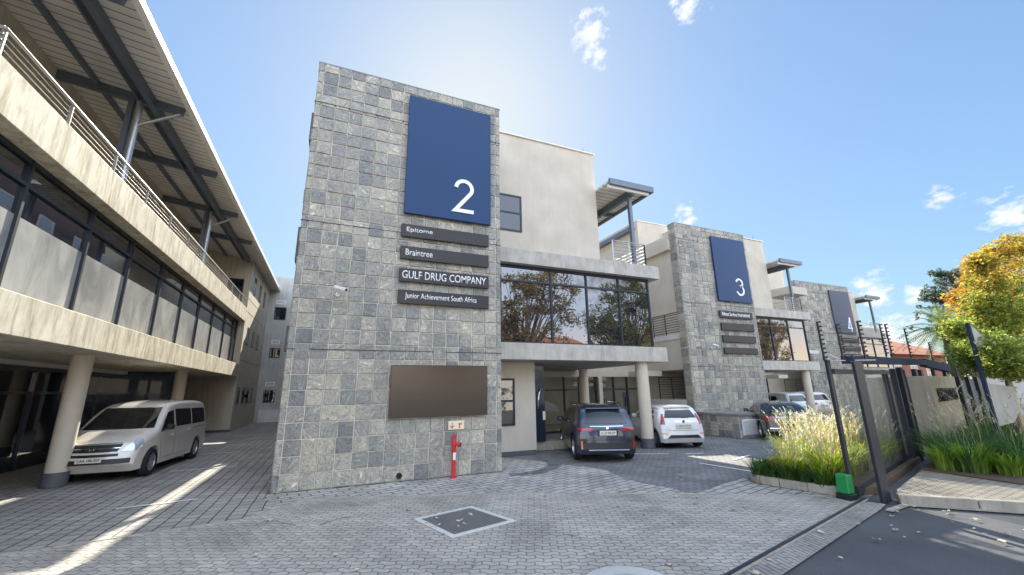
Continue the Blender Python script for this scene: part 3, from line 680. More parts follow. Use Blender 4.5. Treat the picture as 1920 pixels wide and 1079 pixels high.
mb = MB(); yy = yf-.016; ribbon(mb, [(3.0, 1.31), (3.0, 1.18)], .018, yy, .003); ribbon(mb, [(2.945, 1.235), (3.0, 1.175), (3.055, 1.235)], .02, yy-.002, .003)
mb.lathe([(.0, .004), (.032, .004), (.032, 0)], (3.2, yy, 1.265), (0, -1, 0), 14); mb.box(3.185, 3.215, yy-.004, yy, 1.165, 1.235); mb.box(3.245, 3.262, yy-.004, yy, 1.24, 1.30)
mb.build('symbol', 'sign_redink', s)
yf3 = T3[2]-.035
s = sign_panel(18.78, 21.36, 6.62, 10.3, yf3, 'large blue-grey panel with the numeral 3 on the middle slate tower'); numeral(3, 20.22, 6.98, 1.0, yf3-.09, s)
for k, (z0, z1) in enumerate(((5.68, 6.06), (5.05, 5.42), (4.4, 4.76), (3.78-.0, 4.12))):
    pass
bars3 = [(5.70, 6.08, 'dark name bar reading Bidvest Services International on the middle tower'), (5.03, 5.42, 'blank grey name bar directly under the lettered one on the middle tower'),
         (4.40, 4.76, 'blank brown name bar, third down on the middle tower'), (3.8, 4.12, 'blank brown name bar, lowest on the middle tower')]
for k, (z0, z1, lb) in enumerate(bars3):
    s = sign_panel(18.72-.0, 21.2, z0, z1, yf3, lb, 'sign_bar', .07, 'name bars on the middle tower', 'name_bar')
    if k == 0: text('Bidvest Services International', s, 'letter_white', (18.86, yf3-.07, z0+.1), 2.1, .2, .008, bold=.015)
yf4 = T4[2]-.035
s = sign_panel(39.5, 42.3, 6.5, 10.25, yf4, 'tall grey panel with the numeral 4 on the farthest slate tower', 'sign_slate'); numeral(4, 41.15, 6.65, 1.25, yf4-.09, s)
for k, (z0, z1, lb) in enumerate(((5.7, 6.1, 'upper dark name bar under the numeral 4 panel'), (5.0, 5.4, 'middle dark name bar under the numeral 4 panel'), (4.2, 4.7, 'lowest dark name bar under the numeral 4 panel'))):
    sign_panel(40.0, 42.5, z0, z1, yf4, lb, 'sign_bar', .08, 'name bars on the farthest tower', 'name_bar')
# lettering faintly visible in the lobby: door posters 3 and 1
for (x, ch, lb) in ((13.7, '3', 'left-hand door poster, figure three, inside the lobby behind the round column'), (15.3, '1', 'right-hand door poster, figure one, inside the lobby near the white hatchback')):
    s = thing('door_poster', (x, 19.5, .8), lb, 'poster'); MB().box(x-.25, x+.25, 19.5, 19.52, .9, 1.9).build('panel', 'white_paint', s); text(ch, s, 'letter_black', (x-.1, 19.5, 1.15), None, .5, .004)

# ---------------- cctv cameras
def cctv(x, y, z, dirx, label):
    s = thing('security_camera', (x, y, z), label, 'security camera', 'wall cameras on the slate towers')
    MB().lathe([(0, 0), (.05, 0), (.05, .03), (.0, .03)], (x, y, z-.08), (0, -1, 0), 14).build('mount', 'white_paint', s)
    MB().tube([(x, y-.02, z-.08), (x+dirx*.03, y-.14, z-.05), (x+dirx*.05, y-.2, z)], .015, 8).build('bracket', 'white_paint', s)
    d = Vector((dirx*.8, -.5, -.28)).normalized(); a = Vector((x, y-.2, z+.05))-d*.1
    MB().bar(a, a+d*.32, .1, .09).build('housing', 'white_paint', s, bevel=.02)
    MB().bar(a+d*.325, a+d*.335, .07, .06).build('lens', 'black_plastic', s)
cctv(-.02, yf, 4.58, 1, 'white bullet camera on the nearest slate tower left of the name bars')
cctv(17.85, yf3, 4.15, 1, 'white bullet camera on the middle slate tower')

# ---------------- hydrant
h = thing('fire_hydrant', (3.02, 10.86, 0), 'red standpipe fire hydrant standing against the slate tower', 'hydrant')
MB().lathe([(.0, 0), (.09, 0), (.09, .02), (.055, .04), (.052, .62), (.07, .62), (.07, .66), (.052, .66), (.052, .70), (.062, .73), (.07, .80), (.062, .87), (.05, .9), (.05, .95), (.06, .95), (.06, 1.0), (0, 1.01)], (3.02, 10.86, 0), n=20).build('standpipe', 'hydrant_red', h, smooth=True)
MB().lathe([(.04, 0), (.045, .08), (.06, .08), (.06, .13), (0, .13)], (3.06, 10.84, .8), (.75, -.6, -.2), 16).build('outlet', 'hydrant_red', h, smooth=True)
MB().lathe([(0, .135), (.045, .135), (.045, .13)], (3.06, 10.84, .8), (.75, -.6, -.2), 16).build('outlet_cap', 'rubber', h)
MB().box(2.985, 3.055, 10.80, 10.81, .42, .6).build('label_plate', 'white_paint', h)
MB().tube([(3.02, 10.86, 1.01), (3.02, 10.86, 1.05)], .02, 8).build('spindle', 'hydrant_red', h)

# ================================================================ left building
L = thing('office_building', (-5.1, 14, 0), 'long beige office building on the left with stained concrete bands and deep roof overhang', 'building')
lx = -5.1
MB().box(-12, lx, 7.95, 29.6, 6.42, 7.26).build('upper_slab', 'concrete_stained', L, bevel=.012)
MB().box(-12, lx, 3.0, 29.6, 3.14, 3.86).build('lower_slab', 'concrete_stained', L, bevel=.012)
MB().box(-12, lx, 29.3, 29.62, 3.862, 6.418).build('end_jamb', 'plaster_left', L)
# glazed band, set back between the slabs
gx = lx-.4; ys = [3.1, 5.5, 7.6, 9.9, 12.2, 14.4, 16.8, 19.1, 21.4, 23.7, 26.2, 28.3, 29.25]
fr = MB()
for y in ys: fr.box(gx-.05, gx+.06, y-.035, y+.035, 3.86, 6.42)
fr.box(gx-.045, gx+.05, 3.1, 29.25, 3.86, 3.93); fr.box(gx-.045, gx+.05, 3.1, 29.25, 6.32, 6.42); fr.box(gx-.045, gx+.055, 3.1, 29.25, 5.88, 5.94)
G = fr.build('ribbon_window', 'dark_metal', L)
for i in range(len(ys)-1):
    tl = random.uniform(-.004, .004)
    MB().add([(gx+tl, ys[i]+.03, 5.32), (gx-tl, ys[i+1]-.03, 5.32), (gx-tl, ys[i+1]-.03, 6.36), (gx+tl, ys[i]+.03, 6.36)], [(0, 1, 2, 3)]).build('pane', 'glass_mirror', G)
    MB().add([(gx+.004+tl, ys[i]+.03, 3.9), (gx+.004-tl, ys[i+1]-.03, 3.9), (gx+.004-tl, ys[i+1]-.03, 5.32), (gx+.004+tl, ys[i]+.03, 5.32)], [(0, 1, 2, 3)]).build('frosted_pane', 'glass_frosted', G)
# pale vertical screens seen between some mullions
# terrace back wall with window, end wall facing the street
mb = MB(); mb.box(-12, -7.6, 3, 38, 7.1, 11.1); mb.box(-12, lx-.1, 29.9, 38.2, 0, 11.0); mb.build('wall', 'plaster_left', L)
MB().box(-12, lx-.1+.04, 29.86, 38, 11.0, 11.08).build('wall_plate', 'steel_blue', L)
window(L, -6.4, -5.55, 29.9, 7.3, 9.2, 1, (), 'glass_dark', .06)
for y in (10, 15.5, 21, 26): window(L, y, y+2.2, -7.6, 7.3, 9.6, 2, (), 'glass_dark', .06, '+X')
# roof: soffit sheet, gutter, beams, struts and posts
rz0, rz1 = 11.25, 10.35
mb = MB(); mb.add([(-12, 3, 11.55), (-4.62, 3, 10.42), (-4.62, 38.5, 10.42), (-12, 38.5, 11.55), (-12, 3, 11.63), (-4.62, 3, 10.5), (-4.62, 38.5, 10.5), (-12, 38.5, 11.63)],
      [(0, 3, 2, 1), (4, 5, 6, 7), (0, 1, 5, 4), (1, 2, 6, 5), (2, 3, 7, 6), (3, 0, 4, 7)])
mb.build('roof_sheet', 'soffit', L)
mb = MB(); mb.box(-4.62, -4.45, 3, 38.6, 10.34, 10.56); mb.build('gutter', 'roof_edge', L, bevel=.02)
def soff(x): return 11.55+(10.42-11.55)*(x+12)/7.38
mb = MB()
for x, w_, hh in ((-5.45, .16, .24), (-5.75, .05, .2), (-6.7, .09, .14)):
    mb.box(x-w_/2, x+w_/2, 3, 29.85, soff(x)-hh-.03, soff(x)-.02)
mb.build('purlin', 'steel_blue', L)
for y in (5.6, 9.7, 13.7, 17.7, 21.8, 25.8):
    mb = MB(); a = Vector((-7.6, y, soff(-7.6)-.16)); b_ = Vector((-4.7, y, soff(-4.7)-.1)); mb.bar(a, b_, .12, .26); mb.build('rafter', 'steel_blue', L)
for y in (5.6, 13.7, 21.8):
    MB().tube([(-5.75, y, 7.16), (-5.75, y, soff(-5.75)-.2)], .09, 14).build('roof_post', 'galvanised', L, smooth=True)
    MB().box(-5.98, -5.86, y-.08, y+.08, 7.16, soff(-5.9)-.2).build('roof_post', 'steel_blue', L)
    MB().tube([(-5.75, y, 9.6), (-4.75, y, 10.25)], .05, 10).build('strut', 'galvanised', L, smooth=True)
# terrace railing
rl = MB(); rx_ = lx-.1
rl.tube([(rx_, 8.05, 7.8), (rx_, 29.5, 7.8)], .03, 8)
rail_top = rl.build('handrail', 'rail_metal', L, smooth=True)
mb = MB()
for i in range(4): mb.tube([(rx_-.02, 8.05, 7.36+i*.11), (rx_-.02, 29.5, 7.36+i*.11)], .009, 6); mb.tube([(-7.5, 8.05, 7.36+i*.11), (rx_, 8.05, 7.36+i*.11)], .009, 6)
mb.tube([(-7.5, 8.05, 7.8), (rx_, 8.05, 7.8)], .03, 8)
mb.build('railing_bars', 'rail_metal', L)
y = 8.1
while y < 29.6:
    MB().box(rx_-.05, rx_+.01, y-.012, y+.012, 7.26, 7.79).build('railing_post', 'rail_metal', L); y += 1.93
# ground floor
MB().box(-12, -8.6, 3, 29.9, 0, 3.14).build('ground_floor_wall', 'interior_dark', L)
fr = MB(); gyy = [4, 6, 8, 10, 12, 14, 16, 18, 20, 22, 24, 26, 28, 29.8]
for y in gyy: fr.box(-8.56, -8.44, y-.04, y+.04, 0, 3.0)
fr.box(-8.55, -8.45, 4, 29.8, 2.2, 2.28); fr.box(-8.55, -8.45, 4, 29.8, 2.9, 3.05)
G2 = fr.build('shopfront', 'paint_navy', L)
MB().add([(-8.5, 4, 0), (-8.5, 29.8, 0), (-8.5, 29.8, 3), (-8.5, 4, 3)], [(0, 1, 2, 3)]).build('pane', 'glass_dark', G2)
MB().box(-8.7, -8.2, 3, 29.8, 3.02, 3.14).build('lit_reveal_beam', 'plaster_white', L)  # white beam standing in for the lit reveal under the soffit
MB().box(-9.0, -6.9, 12.2, 12.4, 1.85, 3.0).build('white_panel', 'white_paint', L)
MB().box(-9.0, -6.3, 23.6, 24.1, 0, 3.14).build('lobby_wall', 'paint_navy', L)
for y in (14.4, 22.5): column(L, -5.98, y, 3.14, .22)
# alley wall windows
def slots(lst, z0, z1, x=lx-.1):
    for y0, y1 in lst: window(L, y0, y1, x, z0, z1, 1, (), 'glass_dark', .05, '+X', proud=.02)
slots([(30.6, 31.3), (32.2, 32.9), (33.8, 34.5), (35.4, 36.1)], 1.5, 2.55)
slots([(31.0, 31.7), (33.0, 33.7), (35.0, 35.7)], 5.2, 6.3); slots([(31.2, 31.9), (33.4, 34.1), (35.6, 36.3)], 8.5, 9.7)
mb = MB()
for z in (3.2, 4.2, 7.2, 8.0): mb.box(lx-.1, lx-.085, 29.9, 38, z-.012, z+.012)
mb.build('plaster_groove', 'plaster_grey', L)
MB().box(-9, lx-.06, 29.86, 29.9, 0, .12).build('skirting', 'skirting', L)
for z in (4.4, 7.4): MB().box(lx-.1, lx+.1, 33.1, 33.3, 1.9, 2.1).build('wall_lamp', 'white_paint', L)
# alley end building
E_ = thing('office_building', (-4, 38, 0), 'grey-green end building closing the alley, with three stacked windows', 'building')
MB().box(-8, .6, 38.3, 44, 0, 11.6).build('wall', 'plaster_grey', E_)
for z0, z1, x0, x1, lz in ((8.0, 9.05, -4.7, -3.85, 9.3), (4.9, 5.7, -4.7, -3.95, 6.0), (1.45, 2.4, -4.75, -3.95, 2.7)):
    window(E_, x0, x1, 38.3, z0, z1, 1, (), 'glass_dark', .05)
    window(E_, x0+.05, x1-.1, 38.3, lz, lz+.32, 1, (), 'blind', .07, frame='white_paint', name='vent')
MB().box(-4.9, -3.2, 37.9, 38.3, 0, .9).build('low_wall', 'plaster_white', E_)

# ================================================================ cars
def crom(pts, n):
    out = []
    P = [Vector(p) for p in pts]
    for i in range(len(P)-1):
        p0 = P[max(i-1, 0)]; p1 = P[i]; p2 = P[i+1]; p3 = P[min(i+2, len(P)-1)]
        for k in range(n):
            s_ = k/n; c_ = .5*((2*p1)+(p2-p0)*s_+(2*p0-5*p1+4*p2-p3)*s_*s_+(3*p1-p0-3*p2+p3)*s_**3)
            l_ = p1.lerp(p2, s_); out.append(l_*.35+c_*.65 if k else p1.copy())
    out.append(P[-1].copy())
    for i in range(1, len(out)):
        if out[i].x <= out[i-1].x: out[i].x = out[i-1].x+1e-3
    return out
class Car:
    """body surface; x: rear 0 -> front L, half width y, z up.  local object axes: +Y forward, X right"""
    def __init__(s, L_, W, sil, belt, zb=.22, roofk=.76, rr=.11, rear_bow=.16, front_bow=.28, ends=(.9, .82)):
        s.L, s.W, s.belt, s.zb, s.roofk, s.rr = L_, W/2, belt, zb, roofk, rr
        s.sil = crom(sil, 4); s.rb, s.fb, s.ends = rear_bow, front_bow, ends
        s.top = max(p[1] for p in sil)
    def zt(s, x):
        S = s.sil
        if x <= S[0].x: return S[0].y
        for a, b_ in zip(S[:-1], S[1:]):
            if x <= b_.x: return a.y+(b_.y-a.y)*(x-a.x)/(b_.x-a.x)
        return S[-1].y
    def plan(s, x):
        u = x/s.L
        k = 1.0
        if u < .2: k = s.ends[0]+(1-s.ends[0])*(1-(1-u/.2)**2.2)
        if u > .74: k = s.ends[1]+(1-s.ends[1])*(1-((u-.74)/.26)**2.2)
        return s.W*k
    def tum(s, z):
        if z < .55: return .955+.045*max(0, (z-.2)/.35)**.6 if z > .2 else .955
        if z < s.belt: return 1-.035*((z-.55)/(s.belt-.55))**1.5
        return .965+(s.roofk-.965)*((z-s.belt)/(s.top-s.belt))**1.12
    def xo(s, x, y):
        u = x/s.L; k = (y/s.W)**2
        if u < .25: x += s.rb*k*(1-u/.25)
        if u > .7: x -= s.fb*k*((u-.7)/.3)
        return x
    def loc(s, x, y, z): return Vector((y, s.xo(x, y)-s.L/2, z))       # local coordinates
    def side(s, x, z, sgn=1): return s.loc(x, sgn*s.plan(x)*s.tum(z), z)
    def sec(s, x, zt):
        r = min(s.rr, (zt-s.zb)*.3); zs = zt-r; out = []
        for k in range(13): z = s.zb+(zs-s.zb)*k/12; out.append((s.plan(x)*s.tum(z), z))
        ye = s.plan(x)*s.tum(zs); ry = r*1.5
        for k in range(1, 6): a = k/5*math.pi/2; out.append((ye-ry*(1-math.cos(a)), zs+r*math.sin(a)))
        y1 = ye-ry
        for k in range(1, 7): y = y1*(1-k/6); out.append((y, zt+.035*(1-(y/y1)**2)))
        return out
    def topz(s, zt, x, y):
        r = min(s.rr, (zt-s.zb)*.3); ye = s.plan(x)*s.tum(zt-r); ry = r*1.5; y1 = ye-ry; y = abs(y)
        if y <= y1: return zt+.035*(1-(y/y1)**2)
        q_ = min(1, (y-y1)/ry); return zt-r+r*math.sqrt(max(0, 1-q_*q_))
    def body(s, parent, mat, wheels, wr):
        mb = MB(); rows = []
        for p in s.sil:
            sc = s.sec(p.x, p.y); full = [s.loc(p.x, -y, z) for y, z in sc]+[s.loc(p.x, y, z) for y, z in sc[::-1][1:]]
            rows.append(full)
        n = len(rows[0]); vs = [q_ for r in rows for q_ in r]; fs = []
        for i in range(len(rows)-1):
            for k in range(n-1): fs.append((i*n+k, i*n+k+1, (i+1)*n+k+1, (i+1)*n+k))
            fs.append((i*n+n-1, i*n, (i+1)*n, (i+1)*n+n-1))
        fs += [tuple(range(n))[::-1], tuple((len(rows)-1)*n+k for k in range(n))]
        mb.add(vs, fs); o = mb.build('body', mat, parent, smooth=True)
        bm = bmesh.new(); bm.from_mesh(o.data); bmesh.ops.recalc_face_normals(bm, faces=bm.faces); bm.to_mesh(o.data); bm.free()
        cut = MB()
        for wx in wheels:
            for sg in (-1, 1):
                cut.lathe([(0, 0), (wr+.055, 0), (wr+.055, .42), (0, .42)], (sg*(s.W+.1), wx-s.L/2, wr+.02), (-sg, 0, 0), 36)
        co = cut.build('cutter', mat); bm = bmesh.new(); bm.from_mesh(co.data); bmesh.ops.remove_doubles(bm, verts=bm.verts, dist=1e-4); bmesh.ops.recalc_face_normals(bm, faces=bm.faces); bm.to_mesh(co.data); bm.free()
        sv = (o.location.copy(), o.parent); o.parent = None
        md = o.modifiers.new('b', 'BOOLEAN'); md.operation = 'DIFFERENCE'; md.object = co; md.solver = 'EXACT'
        dg = bpy.context.evaluated_depsgraph_get(); me = bpy.data.meshes.new_from_object(o.evaluated_get(dg)); o.modifiers.clear()
        if len(me.polygons) > 200: o.data = me
        o.parent = sv[1]; bpy.data.objects.remove(co); o.data.name = 'body'
        for p in o.data.polygons: p.use_smooth = True
        try: o.data.set_sharp_from_angle(angle=R(35))
        except Exception: pass
        return o
    def patch(s, name, mat, parent, F, nu=10, nv=6, off=.006, flip=False, both=False):
        """F(u,v) -> local point; makes a thin shell standing off the body"""
        mb = MB()
        for sg in ((1, -1) if both else (1,)):
            P = [[Vector(F(i/nu, j/nv)) for j in range(nv+1)] for i in range(nu+1)]
            if sg < 0: P = [[Vector((-q_.x, q_.y, q_.z)) for q_ in r] for r in P]
            N = [[None]*(nv+1) for _ in range(nu+1)]; cen = Vector((0, 0, .7))
            for i in range(nu+1):
                for j in range(nv+1):
                    a = P[min(i+1, nu)][j]-P[max(i-1, 0)][j]; b_ = P[i][min(j+1, nv)]-P[i][max(j-1, 0)]
                    n = a.cross(b_).normalized()
                    c_ = Vector((0, P[i][j].y*.6, .6))
                    if n.dot(P[i][j]-c_) < 0: n = -n
                    N[i][j] = n
            o = [[P[i][j]+N[i][j]*off for j in range(nv+1)] for i in range(nu+1)]
            inn = [[P[i][j]-N[i][j]*.01 for j in range(nv+1)] for i in range(nu+1)]
            idx = lambda i, j: i*(nv+1)+j
            vs = [q_ for r in o for q_ in r]; fs = []
            for i in range(nu):
                for j in range(nv): fs.append((idx(i, j), idx(i+1, j), idx(i+1, j+1), idx(i, j+1)))
            base = len(vs); ring = [(i, 0) for i in range(nu)]+[(nu, j) for j in range(nv)]+[(i, nv) for i in range(nu, 0, -1)]+[(0, j) for j in range(nv, 0, -1)]
            vs += [inn[i][j] for i, j in ring]
            for k in range(len(ring)):
                a = idx(*ring[k]); b_ = idx(*ring[(k+1) % len(ring)]); fs.append((b_, a, base+k, base+(k+1) % len(ring)))
            mb.add(vs, fs)
        ob = mb.build(name, mat, parent, smooth=True)
        bm = bmesh.new(); bm.from_mesh(ob.data); bmesh.ops.recalc_face_normals(bm, faces=bm.faces); bm.to_mesh(ob.data); bm.free()
        return ob
    def sidequad(s, q_, sg):                        # q_: four (x,z): bottom-rear, bottom-front, top-front, top-rear
        def F(u, v):
            b_ = (q_[0][0]+(q_[1][0]-q_[0][0])*u, q_[0][1]+(q_[1][1]-q_[0][1])*u); t_ = (q_[3][0]+(q_[2][0]-q_[3][0])*u, q_[3][1]+(q_[2][1]-q_[3][1])*u)
            return s.side(b_[0]+(t_[0]-b_[0])*v, b_[1]+(t_[1]-b_[1])*v, sg)
        return F
    def xat(s, z, front):
        S = s.sil if front else s.sil
        if not front:
            for a, b_ in zip(S[:-1], S[1:]):
                if b_.y >= z: return a.x+(b_.x-a.x)*max(0, min(1, (z-a.y)/(b_.y-a.y+1e-9)))
        else:
            for a, b_ in zip(S[::-1][:-1], S[::-1][1:]):
                if b_.y >= z: return a.x+(b_.x-a.x)*max(0, min(1, (z-a.y)/(b_.y-a.y+1e-9)))
        return s.L/2
    def endquad(s, z0, z1, y0, y1, y2=None, y3=None, front=False):   # bottom y0..y1, top y2..y3 as absolute y
        y2 = y0 if y2 is None else y2; y3 = y1 if y3 is None else y3
        def F(u, v):
            zc = z0+(z1-z0)*v; y = (y0+(y1-y0)*u)*(1-v)+(y2+(y3-y2)*u)*v
            x = s.xat(zc-.02, front); zt_ = s.zt(x); r = min(s.rr, (zt_-s.zb)*.3); ye = s.plan(x)*s.tum(zt_-r)-.004
            y = max(-ye, min(ye, y))
            # step along the slope so the patch keeps its height where the corner falls away
            for _ in range(6):
                d = zc-s.topz(s.zt(x), x, y)
                if abs(d) < .004: break
                x2 = s.xat(min(s.zt(x)+d, s.top-.01), front)
                if abs(x2-x) < 1e-4 or abs(x2-s.xat(zc-.02, front)) > .16: break
                x = x2
            ye = s.plan(x)*s.tum(s.zt(x)-r)-.004; y = max(-ye, min(ye, y))
            return s.loc(x, y, s.topz(s.zt(x), x, y))
        return F
def wheel(parent, x, y, r, wd, side_, spokes=10, rimmat='alloy'):
    mb = MB(); hw = wd/2; ax = (side_, 0, 0)
    mb.lathe([(r*.66, -hw), (r*.93, -hw), (r, -hw*.7), (r, hw*.7), (r*.95, hw), (r*.68, hw), (r*.64, hw*.6)], (x, y, r), ax, 32)
    t_ = mb.build('wheel', 'rubber', parent, smooth=True)
    mb = MB(); mb.lathe([(r*.66, hw*.9), (r*.60, hw*.95), (r*.58, hw*.5), (r*.56, -hw*.2)], (x, y, r), ax, 32); mb.lathe([(0, hw*.75), (r*.14, hw*.75), (r*.15, hw*.3)], (x, y, r), ax, 16)
    c_ = Vector((x+side_*hw*.6, y, r))
    for k in range(spokes):
        a = 2*math.pi*k/spokes+.2; d = Vector((0, math.cos(a), math.sin(a))); mb.bar(c_+d*r*.1, c_+d*r*.6, .028, .035, up=(side_, 0, 0))
    rm = mb.build('rim', rimmat, t_, smooth=True)
    MB().lathe([(0, -hw*.1), (r*.6, -hw*.1)], (x, y, r), ax, 24).build('brake_disc', 'black_plastic', t_)
def plate(parent, pos, txt, w_=.50, h_=.13, front=False):
    x, y, z = pos; sgn = 1 if front else -1
    MB().box(x-w_/2, x+w_/2, min(y, y+sgn*.012), max(y, y+sgn*.012), z, z+h_).build('number_plate', 'plate', parent, bevel=.003)
    text(txt, [c_ for c_ in C.objects if c_.parent == parent and c_.name.startswith('number_plate')][-1], 'letter_black', (x, y+sgn*.013, z+.03), w_*.84, h_*.55, .003, rot=(R(90), 0, R(180) if front else 0), align='C', bold=.01)
def common(c, root, paint, wheels, wr, sidewins, doors, spokes=10):
    bo = c.body(root, paint, wheels, wr)
    mb = MB(); mb.box(-c.W*.8, c.W*.8, -c.L/2+.25, c.L/2-.35, c.zb-.03, c.zb+.08)
    for wx in wheels:                                 # wheel wells
        mb.box(-c.W*.62, c.W*.62, wx-c.L/2-wr, wx-c.L/2+wr, c.zb, 2*wr+.02)
    mb.build('underbody', 'black_plastic', root)
    for wx in wheels:
        for sg in (-1, 1): wheel(root, sg*(c.W-.12), wx-c.L/2, wr, .21, sg, spokes)
    for q_ in sidewins:
        for sg in (-1, 1): c.patch('side_window', 'car_glass', root, c.sidequad(q_, sg), 10, 6, .006)
    for dq in doors:
        for sg in (-1, 1):
            g_ = [(dq[0][0]-.012, dq[0][1]-.012), (dq[1][0]+.012, dq[1][1]-.012), (dq[2][0]+.012, dq[2][1]), (dq[3][0]-.012, dq[3][1])]
            d_ = c.patch('door', paint, root, c.sidequad(dq, sg), 10, 8, .005)
            c.patch('door_gap', 'black_plastic', d_, c.sidequad(g_, sg), 10, 8, .0018)
            hx = dq[0][0]+.16; hz = dq[2][1]-.12
            p = c.side(hx, hz, sg); MB().bar(p+Vector((sg*.03, -.09, 0)), p+Vector((sg*.03, .09, 0)), .03, .028).build('handle', paint, d_, bevel=.006)
    return bo
def mirror(c, root, x, z, mat):
    for sg in (-1, 1):
        p = c.side(x, z, sg); mb = MB(); q_ = p+Vector((sg*.15, -.02, .06))
        mb.bar(q_+Vector((-.1, 0, 0)), q_+Vector((.1, 0, 0)), .10, .15, up=(0, 0, 1)); o = mb.build('wing_mirror', mat, root, bevel=.035)
        MB().bar(p, q_+Vector((0, 0, -.05)), .04, .03).build('stalk', 'black_plastic', o)

# ---- dark blue-grey SUV
def make_suv():
    sil = [(0, .36), (.02, .55), (.03, .72), (.06, .93), (.12, 1.02), (.26, 1.22), (.44, 1.42), (.52, 1.52), (.75, 1.575), (1.3, 1.61), (2.0, 1.615), (2.55, 1.57), (2.8, 1.48), (3.25, 1.20), (3.5, 1.06), (3.9, 1.0), (4.2, .93), (4.34, .82), (4.4, .6), (4.44, .42)]
    c = Car(4.45, 1.86, sil, 1.02, .24, .74, .12)
    r = thing('parked_car', (8.55, 13.4, 0), 'dark blue-grey SUV parked with its rear to the street in front of the round column', 'car', None, rz=-R(22))
    r.location = (8.5, 12.8, 0); ORI[r.name] = Vector()
    common(c, r, 'paint_navy', (.86, 3.55), .36,
           [((.62, 1.08), (1.05, 1.06), (1.12, 1.40), (.85, 1.40)), ((1.12, 1.06), (1.95, 1.04), (1.9, 1.47), (1.2, 1.44)), ((2.05, 1.04), (2.95, 1.03), (2.6, 1.42), (2.0, 1.47))],
           [((1.25, .36), (2.0, .36), (2.0, 1.0), (1.1, 1.0)), ((2.05, .36), (2.95, .36), (3.0, 1.0), (2.05, 1.0))], 5)
    mirror(c, r, 2.75, 1.04, 'paint_navy')
    c.patch('rear_window', 'car_glass', r, c.endquad(1.08, 1.40, -.66, .66, -.52, .52), 14, 6, .008)
    for sg in (-1, 1):
        c.patch('tail_light', 'lamp_red', r, c.endquad(.89, .97, sg*.36, sg*.84, sg*.48, sg*.84), 8, 3, .018)
        c.patch('reflector', 'lamp_red', r, c.endquad(.38, .62, sg*.74, sg*.79), 3, 3, .022)
        c.patch('bumper_vent', 'black_plastic', r, c.endquad(.34, .66, sg*.62, sg*.84), 5, 4, .012)
    c.patch('rear_bumper', 'black_plastic', r, c.endquad(.37, .56, -.62, .62), 12, 3, .012)
    MB().box(-.6, .6, -2.245, -2.2, .34, .375).build('chrome_strip', 'chrome', r, bevel=.006)
    c.patch('tailgate_seam', 'black_plastic', r, c.endquad(.63, .64, -.64, .64), 12, 1, .005)
    c.patch('trim_bar', 'chrome', r, c.endquad(1.0, 1.02, -.5, .5), 12, 1, .012)
    mb = MB(); mb.add([(-.56, -1.83, 1.545), (.56, -1.83, 1.545), (.52, -1.4, 1.62), (-.52, -1.4, 1.62), (-.56, -1.84, 1.50), (.56, -1.84, 1.50), (.52, -1.4, 1.56), (-.52, -1.4, 1.56)], [(0, 1, 2, 3), (4, 7, 6, 5), (0, 4, 5, 1), (0, 3, 7, 4), (1, 5, 6, 2), (2, 6, 7, 3)])
    mb.build('spoiler', 'paint_navy', r, bevel=.01)
    for sg in (-1, 1): MB().tube([(sg*.66, -1.35, 1.6), (sg*.68, -1.2, 1.65), (sg*.68, .3, 1.66), (sg*.66, .5, 1.6)], .018, 8).build('roof_rail', 'chrome', r, smooth=True)
    MB().lathe([(0, .012), (.035, .012), (.035, 0)], (0, -2.17, .97), (0, -1, .1), 16).build('badge', 'chrome', r)
    plate(r, (0, -2.235, .77), 'LC 53 WR GP', .5, .13)
    MB().box(-.3, .3, -2.22, -2.2, .75, .92).build('plate_recess', 'paint_navy', r)
    MB().tube([(.0, -1.99, 1.10), (.32, -1.98, 1.12)], .012, 6).build('rear_wiper', 'rubber', r)
    return r
suv = make_suv()
